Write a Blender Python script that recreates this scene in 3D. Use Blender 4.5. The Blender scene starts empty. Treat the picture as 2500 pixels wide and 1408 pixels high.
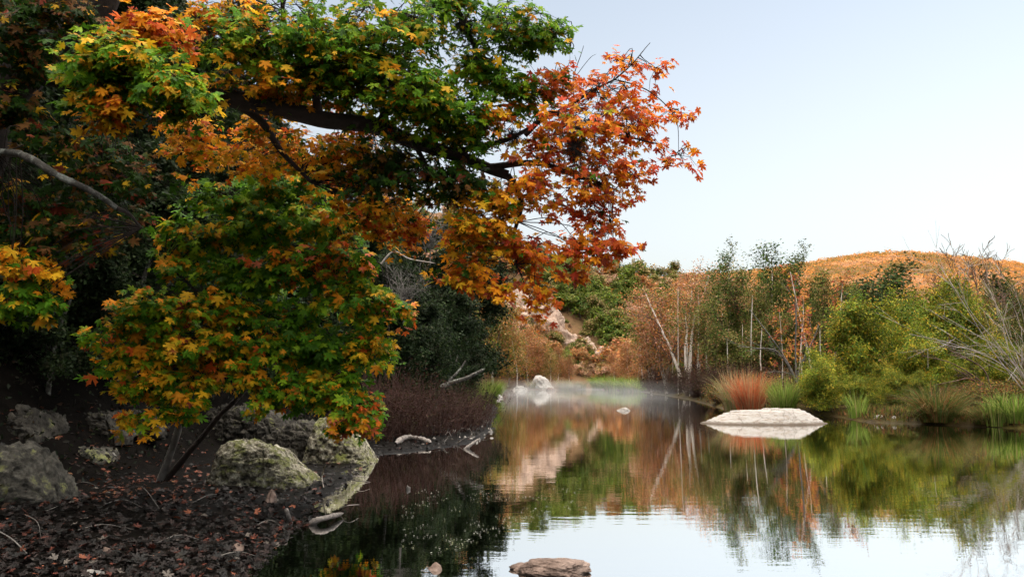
import bpy, math, random
import numpy as np
from mathutils import Vector, noise, Matrix

scn = bpy.context.scene
col = scn.collection
rad = math.radians

# ------------------------------------------------------------------ camera, sky, sun, exposure
F = 1944.0                      # focal length in photo pixels (2500 wide)
CX, CY, HORIZON = 1250.0, 704.0, 928.0
CAM_H = 1.6
PITCH = math.atan((HORIZON - CY) / F)
cam_d = bpy.data.cameras.new('camera')
cam_d.sensor_width = 36.0
cam_d.lens = 36.0 * F / 2500.0
cam_d.clip_start, cam_d.clip_end = 0.05, 5000.0
cam = bpy.data.objects.new('camera', cam_d)
col.objects.link(cam)
cam.location = (0, 0, CAM_H)
cam.rotation_euler = (math.pi / 2 + PITCH, 0, 0)
scn.camera = cam

SUN_EL, SUN_AZ = rad(11.0), rad(57.0)          # low sun, behind the camera to the left
SUN_VEC = Vector((-math.sin(SUN_AZ) * math.cos(SUN_EL), -math.cos(SUN_AZ) * math.cos(SUN_EL), math.sin(SUN_EL)))
world = bpy.data.worlds.new('World')
scn.world = world
world.use_nodes = True
wn = world.node_tree
wn.nodes.clear()
sky = wn.nodes.new('ShaderNodeTexSky')
sky.sky_type = 'NISHITA'
sky.sun_disc = False
sky.sun_elevation = SUN_EL
sky.sun_rotation = math.atan2(SUN_VEC.x, SUN_VEC.y)
sky.air_density, sky.dust_density, sky.ozone_density = 1.0, 4.0, 2.5
bg = wn.nodes.new('ShaderNodeBackground')
bg.inputs['Strength'].default_value = 0.15
wo = wn.nodes.new('ShaderNodeOutputWorld')
# pale wash over the clear sky; unseen glow added overhead lights the scene
hsv = wn.nodes.new('ShaderNodeHueSaturation')
hsv.inputs['Saturation'].default_value = 0.55
hsv.inputs['Value'].default_value = 0.30
wn.links.new(sky.outputs[0], hsv.inputs['Color'])
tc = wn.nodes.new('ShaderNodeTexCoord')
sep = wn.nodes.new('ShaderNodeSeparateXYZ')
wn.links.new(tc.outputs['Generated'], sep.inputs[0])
sky_fill = wn.nodes.new('ShaderNodeValToRGB')
ve = sky_fill.color_ramp.elements
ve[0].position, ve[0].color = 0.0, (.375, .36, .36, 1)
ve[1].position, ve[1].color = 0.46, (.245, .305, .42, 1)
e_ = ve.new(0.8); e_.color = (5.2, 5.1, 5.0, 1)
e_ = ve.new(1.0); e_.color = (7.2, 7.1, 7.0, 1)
wn.links.new(sep.outputs[2], sky_fill.inputs['Fac'])
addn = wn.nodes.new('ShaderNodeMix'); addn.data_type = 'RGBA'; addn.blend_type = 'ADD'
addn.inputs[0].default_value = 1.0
wn.links.new(hsv.outputs[0], addn.inputs[6]); wn.links.new(sky_fill.outputs[0], addn.inputs[7])
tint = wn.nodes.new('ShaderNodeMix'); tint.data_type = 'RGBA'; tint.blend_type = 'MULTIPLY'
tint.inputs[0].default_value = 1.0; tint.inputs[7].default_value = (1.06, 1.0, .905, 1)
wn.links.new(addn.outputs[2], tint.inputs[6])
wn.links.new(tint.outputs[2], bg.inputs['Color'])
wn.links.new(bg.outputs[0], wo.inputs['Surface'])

sun_d = bpy.data.lights.new('sun', 'SUN')
sun_d.energy = 2.0
sun_d.angle = rad(0.5)
sun_d.color = (1.0, 0.66, 0.40)
sun = bpy.data.objects.new('sun', sun_d)
col.objects.link(sun)
sun.rotation_euler = SUN_VEC.to_track_quat('Z', 'Y').to_euler()
sun.location = SUN_VEC * 200

vs = scn.view_settings
vs.view_transform, vs.look, vs.exposure, vs.gamma, vs.use_curve_mapping = 'Standard', 'None', 2.62, 1.0, False
cy = scn.cycles
cy.max_bounces, cy.diffuse_bounces, cy.glossy_bounces = 6, 2, 3
cy.transmission_bounces, cy.transparent_max_bounces, cy.volume_bounces = 4, 8, 0
cy.caustics_reflective = cy.caustics_refractive = False
cy.use_adaptive_sampling = True
cy.adaptive_threshold = 0.02

# ------------------------------------------------------------------ pixel helpers (photo pixels -> world)
_fw = np.array([0, math.cos(PITCH), math.sin(PITCH)])
_up = np.array([0, -math.sin(PITCH), math.cos(PITCH)])
_rt = np.array([1.0, 0, 0])

def ray(px, py):
    return _fw + (px - CX) / F * _rt + (CY - py) / F * _up

def P(px, py, D):
    """point on the pixel's line of sight at ground distance D"""
    r = ray(px, py)
    return np.array([0, 0, CAM_H]) + r * (D / r[1])

def W(px, py, z=0.0):
    r = ray(px, py)
    t = (z - CAM_H) / r[2]
    return np.array([0, 0, CAM_H]) + r * t

def sm(a, b, x):
    t = np.clip((x - a) / (b - a), 0, 1)
    return t * t * (3 - 2 * t)

# ------------------------------------------------------------------ terrain height
LEFT_SHORE = [(560, 1408), (640, 1340), (735, 1270), (800, 1215), (872, 1150), (930, 1107), (1060, 1098), (1165, 1078),
              (1207, 1045), (1216, 1000), (1206, 972), (1232, 956), (1262, 951)]
FAR_SHORE = [(1350, 951), (1450, 950), (1510, 953), (1575, 957), (1680, 974), (1760, 996), (1850, 1010), (2030, 1014),
             (2120, 1030), (2300, 1036), (2500, 1046)]
left_w = [W(*p)[:2] for p in LEFT_SHORE]
far_w = [W(*p)[:2] for p in FAR_SHORE]
river = np.array([(-2.6, 3.0), (-1.2, 1.4), (0.6, 1.2), (3, 0.6), (9, -1.5), (30, -4), (60, -4), (60, 14), (34, 22), (24, 25.5)][:0] +
                 [(-2.7, 4.2)] + [tuple(p) for p in left_w] + [tuple(p) for p in far_w] +
                 [(24, 25.0), (36, 22), (60, 15), (60, -5), (30, -4), (9, -1.2), (3, 0.9), (0.6, 1.5), (-1.2, 1.9)])
ls = sorted([(p[1], p[0]) for p in left_w])
LS_Y = np.array([-400, -6, 2, 4.5] + [a for a, b in ls] + [150, 200, 320])
LS_X = np.array([-9, -4.5, -3.4, -2.9] + [b for a, b in ls] + [-1, -7, -16])

def sdist(x, y):
    a = river
    b = np.roll(river, -1, axis=0)
    best = np.full(x.shape, 1e9)
    ins = np.zeros(x.shape, bool)
    for (ax, ay), (bx, by) in zip(a, b):
        ex, ey = bx - ax, by - ay
        t = np.clip(((x - ax) * ex + (y - ay) * ey) / (ex * ex + ey * ey), 0, 1)
        best = np.minimum(best, np.hypot(x - ax - t * ex, y - ay - t * ey))
        if ay != by:
            c = ((ay > y) != (by > y)) & (x < (bx - ax) * (y - ay) / (by - ay) + ax)
            ins ^= c
    return np.where(ins, -best, best)

def crest(table, u):
    px = np.array([t[0] for t in table], float)
    py = np.array([t[1] for t in table], float)
    return np.interp(u * F + CX, px, (HORIZON - py) / F)

MID = [(-500, 470), (700, 505), (900, 480), (1100, 512), (1200, 574), (1300, 624), (1450, 655), (1600, 668), (1690, 682), (1800, 722), (1950, 800), (2100, 880), (2200, 928), (4000, 928)]
FAR = [(-500, 730), (1000, 730), (1500, 700), (1700, 680), (1850, 672), (1950, 657), (2030, 643), (2120, 630), (2180, 627), (2260, 627), (2380, 640), (2500, 652), (2800, 690), (3600, 760)]

def H0(x, y):
    x = np.asarray(x, float); y = np.asarray(y, float)
    d = sdist(x, y)
    dl = np.interp(y, LS_Y, LS_X) - x
    leftness = sm(-2.0, 1.0, dl)
    u = x / np.maximum(y, 5.0)
    # under water
    zin = -0.03 - np.minimum(-d, 7) * (0.20 - 0.12 * sm(0, 12, 14 - y) * sm(4, -3, x))
    # right / far bank
    zr = 0.04 + 0.30 * np.minimum(d, 0.9) + 0.035 * np.minimum(d, 40)
    # left bank: mud flat then steep wooded slope
    e = np.maximum(dl - 3.6 - 1.2 * np.sin(y * 0.31) * 0.6, 0)
    zl = 0.015 + 0.035 * np.clip(d, 0, 6) + 1.25 * (np.sqrt(e * e + 1.2) - 1.095)
    zl = np.minimum(zl, 78 + 0 * zl) * (1 - 0.85 * sm(260, 420, y))
    z = np.where(d < 0, zin, zr * (1 - leftness) + zl * leftness)
    mid = 250 * crest(MID, u) * sm(146, 252, y) ** 0.85 * (1 - sm(300, 460, y) * 0.9)
    far = 700 * crest(FAR, u) * sm(330, 690, y) * (1 - 0.5 * sm(720, 1100, y))
    land = (d > 0)
    z = np.where(land, np.maximum(z, np.maximum(mid, far)), z)
    return z

_ray_t = np.concatenate([np.arange(3, 40, 0.1), np.arange(40, 300, 0.5), np.arange(300, 1100, 2)])
def hit(px, py):
    r = ray(px, py); r = r / r[1]
    pts = np.array([0, 0, CAM_H]) + _ray_t[:, None] * r
    h = np.maximum(H0(pts[:, 0], pts[:, 1]), 0)
    k = np.nonzero(pts[:, 2] <= h)[0]
    if len(k) == 0:
        return None
    return pts[k[0]]

def gz(x, y):
    return float(H0(np.array([x]), np.array([y]))[0])

# ------------------------------------------------------------------ object helpers
def tag(o, label=None, cat=None, group=None, kind=None):
    if label: o['label'] = label
    if cat: o['category'] = cat
    if group: o['group'] = group
    if kind: o['kind'] = kind
    return o

def empty(name, loc=(0, 0, 0), label=None, cat=None, group=None):
    o = bpy.data.objects.new(name, None)
    o.empty_display_size = 0.2
    col.objects.link(o)
    o.location = tuple(loc)
    return tag(o, label, cat, group)

def mesh_obj(name, verts, faces, mat, parent=None, colors=None, smooth=False):
    me = bpy.data.meshes.new(name)
    verts = np.asarray(verts, np.float32)
    if isinstance(faces, np.ndarray):
        n, k = faces.shape
        me.vertices.add(len(verts)); me.vertices.foreach_set('co', verts.ravel())
        me.loops.add(n * k); me.loops.foreach_set('vertex_index', faces.astype(np.int32).ravel())
        me.polygons.add(n)
        me.polygons.foreach_set('loop_start', np.arange(0, n * k, k, dtype=np.int32))
        me.update(calc_edges=True); me.validate()
    else:
        me.from_pydata(verts.tolist(), [], faces)
    if colors is not None:
        a = me.attributes.new('Col', 'FLOAT_COLOR', 'POINT')
        c = np.ones((len(verts), 4), np.float32); c[:, :3] = colors
        a.data.foreach_set('color', c.ravel())
    if smooth:
        me.polygons.foreach_set('use_smooth', np.ones(len(me.polygons), bool))
    me.materials.append(mat)
    o = bpy.data.objects.new(name, me)
    col.objects.link(o)
    if parent is not None:
        o.parent = parent
    return o

def dup(root, loc, rotz=0, scale=1.0, label=None, group=None):
    r = root.copy(); col.objects.link(r)
    r.location = tuple(loc); r.rotation_euler = (0, 0, rotz)
    r.scale = (scale,) * 3 if np.isscalar(scale) else scale
    if label: r['label'] = label
    if group: r['group'] = group
    for ch in list(root.children):
        c = ch.copy(); col.objects.link(c); c.parent = r
    return r

class Stock:
    """prototypes of one kind; the first use moves the prototype itself, later uses copy it"""
    def __init__(self, protos): self.protos = protos; self.used = [False] * len(protos); self.n = 0
    def place(self, loc, height, rotz=0, label=None, group=None, which=None, wide=1.0):
        k = self.n % len(self.protos) if which is None else which
        self.n += 1
        root, h0 = self.protos[k]
        s = height / h0
        sc = (s * wide, s * wide, s)
        if not self.used[k]:
            self.used[k] = True
            root.location = tuple(loc); root.rotation_euler = (0, 0, rotz); root.scale = sc
            if label: root['label'] = label
            if group: root['group'] = group
            return root
        return dup(root, loc, rotz, sc, label, group)

# ------------------------------------------------------------------ materials
def new_mat(name):
    m = bpy.data.materials.new(name); m.use_nodes = True
    m.node_tree.nodes.clear()
    return m, m.node_tree.nodes, m.node_tree.links

def noise_node(n, l, vec, scale, detail=6, rough=0.6):
    t = n.new('ShaderNodeTexNoise'); t.inputs['Scale'].default_value = scale
    t.inputs['Detail'].default_value = detail; t.inputs['Roughness'].default_value = rough
    if vec is not None: l.new(vec, t.inputs['Vector'])
    return t

def ramp_node(n, l, fac, stops):
    r = n.new('ShaderNodeValToRGB')
    els = r.color_ramp.elements
    while len(els) < len(stops): els.new(0.5)
    for e, (p, c) in zip(els, stops):
        e.position = p; e.color = (*c, 1)
    l.new(fac, r.inputs['Fac'])
    return r

def mixc(n, l, fac, a, b):
    m = n.new('ShaderNodeMix'); m.data_type = 'RGBA'
    if hasattr(fac, 'is_linked'): l.new(fac, m.inputs[0])
    else: m.inputs[0].default_value = fac
    for s, v in ((m.inputs[6], a), (m.inputs[7], b)):
        if hasattr(v, 'is_linked'): l.new(v, s)
        else: s.default_value = (*v, 1)
    return m.outputs[2]

def surf_mat(name, stops, scale=3.0, rough=0.85, bump=0.3, bscale=12.0, coord='Object', patch=None, dist=0.02, stretch=None, spec=0.3):
    """noise-coloured surface; patch = (colour, scale, lo, hi, upward) adds moss or lichen in blotches"""
    m, n, l = new_mat(name)
    out = n.new('ShaderNodeOutputMaterial'); b = n.new('ShaderNodeBsdfPrincipled')
    b.inputs['Roughness'].default_value = rough
    b.inputs['Specular IOR Level'].default_value = spec
    if coord == 'World':
        g = n.new('ShaderNodeNewGeometry'); vec = g.outputs['Position']
    else:
        g = n.new('ShaderNodeTexCoord'); vec = g.outputs['Object']
    if stretch:
        mp = n.new('ShaderNodeMapping'); mp.inputs['Scale'].default_value = stretch
        l.new(vec, mp.inputs['Vector']); vec = mp.outputs[0]
    t = noise_node(n, l, vec, scale, 8, 0.65)
    c = ramp_node(n, l, t.outputs['Fac'], stops).outputs['Color']
    if patch:
        pc, ps, lo, hi, upw = patch
        t2 = noise_node(n, l, vec, ps, 7, 0.7)
        r2 = ramp_node(n, l, t2.outputs['Fac'], [(lo, (0, 0, 0)), (hi, (1, 1, 1))]).outputs['Color']
        if upw:
            gg = n.new('ShaderNodeNewGeometry'); sx = n.new('ShaderNodeSeparateXYZ'); l.new(gg.outputs['Normal'], sx.inputs[0])
            mr = n.new('ShaderNodeMapRange'); mr.inputs[1].default_value = -0.1; mr.inputs[2].default_value = 0.5
            l.new(sx.outputs[2], mr.inputs[0])
            mu = n.new('ShaderNodeMath'); mu.operation = 'MULTIPLY'; l.new(r2, mu.inputs[0]); l.new(mr.outputs[0], mu.inputs[1])
            r2 = mu.outputs[0]
        c = mixc(n, l, r2, c, pc)
    l.new(c, b.inputs['Base Color'])
    t3 = noise_node(n, l, vec, bscale, 10, 0.7)
    bp = n.new('ShaderNodeBump'); bp.inputs['Strength'].default_value = bump; bp.inputs['Distance'].default_value = dist
    l.new(t3.outputs['Fac'], bp.inputs['Height']); l.new(bp.outputs[0], b.inputs['Normal'])
    l.new(b.outputs[0], out.inputs['Surface'])
    return m

def leaf_mat(name, trans=0.35, rough=0.55, vary=0.25, spec=0.25):
    m, n, l = new_mat(name)
    out = n.new('ShaderNodeOutputMaterial')
    at = n.new('ShaderNodeAttribute'); at.attribute_name = 'Col'
    oi = n.new('ShaderNodeObjectInfo')
    hs = n.new('ShaderNodeHueSaturation'); l.new(at.outputs['Color'], hs.inputs['Color'])
    mr = n.new('ShaderNodeMapRange'); mr.inputs[3].default_value = 1 - vary; mr.inputs[4].default_value = 1 + vary
    l.new(oi.outputs['Random'], mr.inputs[0]); l.new(mr.outputs[0], hs.inputs['Value'])
    b = n.new('ShaderNodeBsdfPrincipled'); b.inputs['Roughness'].default_value = rough
    b.inputs['Specular IOR Level'].default_value = spec
    tr = n.new('ShaderNodeBsdfTranslucent')
    l.new(hs.outputs[0], b.inputs['Base Color']); l.new(hs.outputs[0], tr.inputs['Color'])
    mx = n.new('ShaderNodeMixShader'); mx.inputs[0].default_value = trans
    l.new(b.outputs[0], mx.inputs[1]); l.new(tr.outputs[0], mx.inputs[2])
    l.new(mx.outputs[0], out.inputs['Surface'])
    return m

M = {}
M['leaf'] = leaf_mat('maple_leaf', 0.38, 0.55, 0.0, 0.12)
M['fine_leaf'] = leaf_mat('fine_leaf', 0.30, 0.7, 0.22, 0.1)
M['grass'] = leaf_mat('grass_blade', 0.3, 0.6, 0.1, 0.15)
M['litter'] = leaf_mat('dead_leaf', 0.1, 0.6, 0.0, 0.3)
M['dark_bark'] = surf_mat('dark_bark', [(0.3, (.008, .006, .005)), (0.7, (.035, .024, .02))], 6, 0.95, 0.8, 25, patch=((.08, .09, .07), 7, .66, .74, False), stretch=(1, 1, 1))
M['grey_bark'] = surf_mat('grey_bark', [(0.35, (.02, .018, .015)), (0.65, (.12, .11, .095))], 9, 0.9, 1.0, 30, patch=((.26, .27, .24), 7, .52, .62, False))
M['pale_bark'] = surf_mat('pale_bark', [(0.3, (.28, .22, .18)), (0.5, (.55, .48, .42)), (0.75, (.72, .66, .6))], 1.6, 0.8, 0.2, 20)
M['brown_twig'] = surf_mat('brown_twig', [(0.3, (.07, .04, .03)), (0.7, (.16, .10, .075))], 4, 0.9, 0.2, 30)
M['red_twig'] = surf_mat('red_twig', [(0.3, (.030, .014, .011)), (0.7, (.075, .034, .025))], 4, 0.9, 0.2, 30)
M['grey_twig'] = surf_mat('grey_twig', [(0.3, (.07, .063, .056)), (0.7, (.20, .185, .17))], 4, 0.9, 0.2, 30)
M['white_twig'] = surf_mat('white_twig', [(0.3, (.22, .18, .155)), (0.7, (.46, .41, .375))], 4, 0.9, 0.2, 30)
M['driftwood'] = surf_mat('driftwood', [(0.3, (.10, .085, .075)), (0.55, (.24, .21, .19)), (0.8, (.42, .38, .35))], 5, 0.85, 0.7, 22, stretch=(1, 5, 5))
M['mossy_rock'] = surf_mat('mossy_rock', [(0.36, (.02, .018, .013)), (0.46, (.12, .105, .075)), (0.56, (.34, .31, .235)), (0.7, (.62, .59, .5))], 11, 0.92, 1.0, 26, patch=((.15, .16, .045), 4.5, .46, .60, True), dist=0.06)
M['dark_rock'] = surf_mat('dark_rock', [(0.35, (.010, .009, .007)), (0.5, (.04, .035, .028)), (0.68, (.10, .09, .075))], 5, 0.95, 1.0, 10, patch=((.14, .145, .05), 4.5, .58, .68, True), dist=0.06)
M['grey_rock'] = surf_mat('grey_rock', [(0.36, (.015, .014, .011)), (0.5, (.07, .064, .052)), (0.68, (.17, .157, .13))], 7, 0.95, 1.0, 9, patch=((.24, .25, .08), 3.5, .56, .66, False), dist=0.06)
M['brown_rock'] = surf_mat('brown_rock', [(0.3, (.06, .04, .032)), (0.5, (.18, .125, .10)), (0.75, (.32, .24, .20))], 6, 0.85, 0.7, 22, dist=0.02)
M['white_rock'] = surf_mat('white_rock', [(0.30, (.12, .085, .06)), (0.38, (.30, .25, .21)), (0.48, (.35, .325, .30)), (0.75, (.43, .41, .385))], 3.2, 0.9, 1.0, 7, dist=0.08, stretch=(1, 1, 4))
M['cliff'] = surf_mat('cliff_stone', [(0.34, (.16, .10, .07)), (0.46, (.40, .28, .215)), (0.7, (.58, .44, .355))], 0.7, 0.95, 1.0, 2.2, dist=0.5, stretch=(1, 1, 2.5))

def ground_mat():
    m, n, l = new_mat('ground')
    out = n.new('ShaderNodeOutputMaterial'); b = n.new('ShaderNodeBsdfPrincipled')
    g = n.new('ShaderNodeNewGeometry'); pos = g.outputs['Position']
    sx = n.new('ShaderNodeSeparateXYZ'); l.new(pos, sx.inputs[0])
    t = noise_node(n, l, pos, 2.5, 9, 0.7)
    mud = ramp_node(n, l, t.outputs['Fac'], [(0.3, (.003, .0026, .0022)), (0.55, (.006, .005, .0042)), (0.75, (.013, .010, .008))]).outputs['Color']
    t2 = noise_node(n, l, pos, 0.9, 8, 0.7)
    bank = ramp_node(n, l, t2.outputs['Fac'], [(0.3, (.018, .013, .007)), (0.5, (.045, .03, .012)), (0.7, (.06, .055, .014))]).outputs['Color']
    t4 = noise_node(n, l, pos, 0.05, 9, 0.7)
    wood = ramp_node(n, l, t4.outputs['Fac'], [(0.35, (.06, .045, .02)), (0.5, (.15, .085, .045)), (0.65, (.22, .13, .08))]).outputs['Color']
    mr = n.new('ShaderNodeMapRange'); mr.inputs[1].default_value = -1; mr.inputs[2].default_value = 6
    l.new(sx.outputs[0], mr.inputs[0])
    c = mixc(n, l, mr.outputs[0], mud, bank)
    mr2 = n.new('ShaderNodeMapRange'); mr2.inputs[1].default_value = 120; mr2.inputs[2].default_value = 180
    l.new(sx.outputs[1], mr2.inputs[0])
    c = mixc(n, l, mr2.outputs[0], c, wood)
    l.new(c, b.inputs['Base Color'])
    rr = n.new('ShaderNodeMapRange'); rr.inputs[1].default_value = 0.02; rr.inputs[2].default_value = 0.22
    rr.inputs[3].default_value = 0.35; rr.inputs[4].default_value = 0.95
    l.new(sx.outputs[2], rr.inputs[0]); l.new(rr.outputs[0], b.inputs['Roughness'])
    b.inputs['Specular IOR Level'].default_value = 0.03
    t3 = noise_node(n, l, pos, 9, 10, 0.7)
    bp = n.new('ShaderNodeBump'); bp.inputs['Strength'].default_value = 0.8; bp.inputs['Distance'].default_value = 0.05
    l.new(t3.outputs['Fac'], bp.inputs['Height']); l.new(bp.outputs[0], b.inputs['Normal'])
    l.new(b.outputs[0], out.inputs['Surface'])
    return m
M['ground'] = ground_mat()

def water_mat():
    m, n, l = new_mat('water')
    out = n.new('ShaderNodeOutputMaterial')
    g = n.new('ShaderNodeNewGeometry'); pos = g.outputs['Position']
    def wave(sx, sy, strength, dist, prev=None, scale=1.0, det=3):
        mp = n.new('ShaderNodeMapping'); mp.inputs['Scale'].default_value = (sx, sy, 1); l.new(pos, mp.inputs['Vector'])
        t = noise_node(n, l, mp.outputs[0], scale, det, 0.5)
        bp = n.new('ShaderNodeBump'); bp.inputs['Strength'].default_value = strength; bp.inputs['Distance'].default_value = dist
        l.new(t.outputs['Fac'], bp.inputs['Height'])
        if prev is not None: l.new(prev, bp.inputs['Normal'])
        return bp.outputs[0]
    nm = wave(0.35, 1.6, 1.0, 0.0016, None, 1.0, 2)
    nm = wave(2.2, 6.0, 1.0, 0.0009, nm, 1.0, 3)
    gl = n.new('ShaderNodeBsdfGlossy'); gl.inputs['Roughness'].default_value = 0.0; gl.inputs['Color'].default_value = (1, 1, 1, 1)
    l.new(nm, gl.inputs['Normal'])
    tr = n.new('ShaderNodeBsdfTransparent'); tr.inputs['Color'].default_value = (.30, .30, .22, 1)
    df = n.new('ShaderNodeBsdfDiffuse'); df.inputs['Color'].default_value = (.018, .022, .012, 1)
    mb = n.new('ShaderNodeMixShader'); mb.inputs[0].default_value = 0.35
    l.new(tr.outputs[0], mb.inputs[1]); l.new(df.outputs[0], mb.inputs[2])
    fr = n.new('ShaderNodeFresnel'); fr.inputs['IOR'].default_value = 1.33; l.new(nm, fr.inputs['Normal'])
    pw = n.new('ShaderNodeMapRange'); pw.inputs[1].default_value = 0.04; pw.inputs[2].default_value = 0.42
    pw.inputs[3].default_value = 0.92; pw.inputs[4].default_value = 0.96
    l.new(fr.outputs[0], pw.inputs[0])
    mx = n.new('ShaderNodeMixShader'); l.new(pw.outputs[0], mx.inputs[0])
    l.new(mb.outputs[0], mx.inputs[1]); l.new(gl.outputs[0], mx.inputs[2])
    l.new(mx.outputs[0], out.inputs['Surface'])
    return m
M['water'] = water_mat()

# ------------------------------------------------------------------ ground, water
def axis(lo, hi, a, b, step, ratio):
    mid = list(np.arange(a, b, step)); out = []
    s = step; v = mid[-1]
    while v < hi: s *= ratio; v += s; out.append(v)
    s = step; v = mid[0]; pre = []
    while v > lo: s *= ratio; v -= s; pre.append(v)
    return np.array(pre[::-1] + mid + out)

gx = axis(-420, 1000, -12, 20, 0.3, 1.07)
gy = axis(-420, 1300, -2, 46, 0.3, 1.06)
X, Y = np.meshgrid(gx, gy)
Z = H0(X, Y)
XF, YF, ZF = X.ravel(), Y.ravel(), Z.ravel()
amp = np.where(ZF < 0.02, 0.03, 0.06) + 0.25 * sm(1.0, 6.0, ZF) + 1.0 * sm(8, 30, ZF)
nz = np.array([noise.fractal(Vector((a * .9, b * .9, 3.1)), 0.9, 2.1, 4) if c < 1 else noise.fractal(Vector((a * .25, b * .25, 3.1)), 0.9, 2.1, 4)
               for a, b, c in zip(XF, YF, ZF)])
ZF = ZF + amp * nz
nx, ny = len(gx), len(gy)
idx = np.arange(nx * ny).reshape(ny, nx)
quads = np.stack([idx[:-1, :-1], idx[:-1, 1:], idx[1:, 1:], idx[1:, :-1]], -1).reshape(-1, 4)
g = mesh_obj('ground', np.stack([XF, YF, ZF], -1), quads, M['ground'], smooth=True)
g['kind'] = 'structure'
wv = [(-30, -8, 0), (70, -8, 0), (70, 160, 0), (-30, 160, 0)]
w = mesh_obj('water', wv, np.array([[0, 1, 2, 3]]), M['water'])
w['kind'] = 'structure'

# ------------------------------------------------------------------ tubes and branches
def tubes(polys, sides=5):
    V, Fc, off = [], [], 0
    for pts, rs in polys:
        pts = np.asarray(pts, float); rs = np.asarray(rs, float)
        n = len(pts)
        if n < 2: continue
        tg = np.gradient(pts, axis=0)
        tg /= np.linalg.norm(tg, axis=1)[:, None] + 1e-9
        ref = np.array([0.31, 0.17, 0.93]) if abs(tg[0][2]) < 0.8 else np.array([0.93, 0.3, 0.1])
        a = np.cross(tg, ref); a /= np.linalg.norm(a, axis=1)[:, None] + 1e-9
        b = np.cross(tg, a)
        k = sides if rs[0] > 0.02 else min(sides, 4) if rs[0] > 0.008 else 3
        th = np.arange(k) * 2 * np.pi / k
        ring = pts[:, None, :] + rs[:, None, None] * (a[:, None, :] * np.cos(th)[None, :, None] + b[:, None, :] * np.sin(th)[None, :, None])
        V.append(ring.reshape(-1, 3))
        i = np.arange(n - 1)[:, None] * k; j = np.arange(k)[None, :]; j2 = (j + 1) % k
        Fc.append(np.stack([off + i + j, off + i + j2, off + i + k + j2, off + i + k + j], -1).reshape(-1, 4))
        off += n * k
    return np.concatenate(V), np.concatenate(Fc)

def tube_obj(name, polys, mat, parent=None, sides=6):
    v, f = tubes(polys, sides)
    return mesh_obj(name, v, f, mat, parent, smooth=True)

def smooth_path(pts, per=6):
    """Catmull-Rom through the points"""
    p = [np.asarray(a, float) for a in pts]
    p = [2 * p[0] - p[1]] + p + [2 * p[-1] - p[-2]]
    out = []
    for i in range(1, len(p) - 2):
        for t in np.linspace(0, 1, per, endpoint=False):
            a, b, c, d = p[i - 1], p[i], p[i + 1], p[i + 2]
            out.append(0.5 * (2 * b + (c - a) * t + (2 * a - 5 * b + 4 * c - d) * t * t + (3 * b - a - 3 * c + d) * t ** 3))
    out.append(p[-2])
    return np.array(out)

def nrm(v):
    v = np.asarray(v, float)
    return v / (np.linalg.norm(v, axis=-1, keepdims=True) + 1e-9)

def grow(rng, p, d, length, r, level, cfg, out, tips, t0=None):
    """one branch as a wandering tapered path; children start along its outer part"""
    nseg = cfg['nseg'][level]
    pts, rs, dirs = [np.array(p, float)], [r], []
    d = nrm(d)
    last = level == len(cfg['nseg']) - 1
    for i in range(nseg):
        d = nrm(d + rng.normal(0, cfg['wander'][level], 3) + np.array([0, 0, cfg['up'][level]]))
        pts.append(pts[-1] + d * length / nseg); dirs.append(d)
        rs.append(max(r * (1 - (i + 1) / nseg * (0.72 if not last else 0.85)), cfg['rmin']))
    out.append((level, pts, rs))
    if last:
        for q, dd in zip(pts[1:], dirs): tips.append((q, dd, level))
        return
    nc = cfg['kids'][level]
    for c in range(nc):
        t = cfg['start'][level] + (1 - cfg['start'][level]) * (c + rng.uniform(0.2, 0.8)) / nc
        k = min(int(t * nseg), nseg - 1); f = t * nseg - k
        q = pts[k] * (1 - f) + pts[k + 1] * f
        ax = nrm(np.cross(dirs[k], nrm(rng.normal(0, 1, 3))))
        ang = rad(cfg['angle'][level]) * rng.uniform(0.7, 1.25)
        nd = dirs[k] * math.cos(ang) + ax * math.sin(ang)
        ln = length * cfg['ratio'][level] * (1 - cfg['conic'] * (t - cfg['start'][level])) * rng.uniform(0.75, 1.2)
        grow(rng, q, nd, ln, max((rs[k] * (1 - f) + rs[k + 1] * f) * cfg['rr'], cfg['rmin']), level + 1, cfg, out, tips)

# ------------------------------------------------------------------ leaves
def maple_template():
    half = [(0, 1.0), (.09, .80), (.20, .77), (.13, .64), (.11, .46), (.30, .60), (.60, .72), (.50, .52), (.58, .42), (.26, .29), (.48, .10), (.34, .02), (.12, .03)]
    pts = half + [(0, -.03)] + [(-x, y) for x, y in half[:0:-1]]
    v = np.array([(0, .25)] + pts)
    n = len(pts)
    f = np.array([(0, 1 + (i + 1) % n, 1 + i) for i in range(n)])
    return np.c_[v, np.zeros(len(v))], f
MAPLE_V, MAPLE_F = maple_template()
DIA_V = np.array([(0, 0, 0), (.34, .45, .05), (0, 1, -.08), (-.34, .45, .05)], float)
DIA_F = np.array([(0, 1, 2), (0, 2, 3)])
OVAL_V = np.array([(0, 0, 0), (.28, .2, .08), (.3, .6, .05), (0, 1, -.1), (-.3, .6, .05), (-.28, .2, .08), (0, .45, -.02)], float)
OVAL_F = np.array([(6, 0, 1), (6, 1, 2), (6, 2, 3), (6, 3, 4), (6, 4, 5), (6, 5, 0)])

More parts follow.
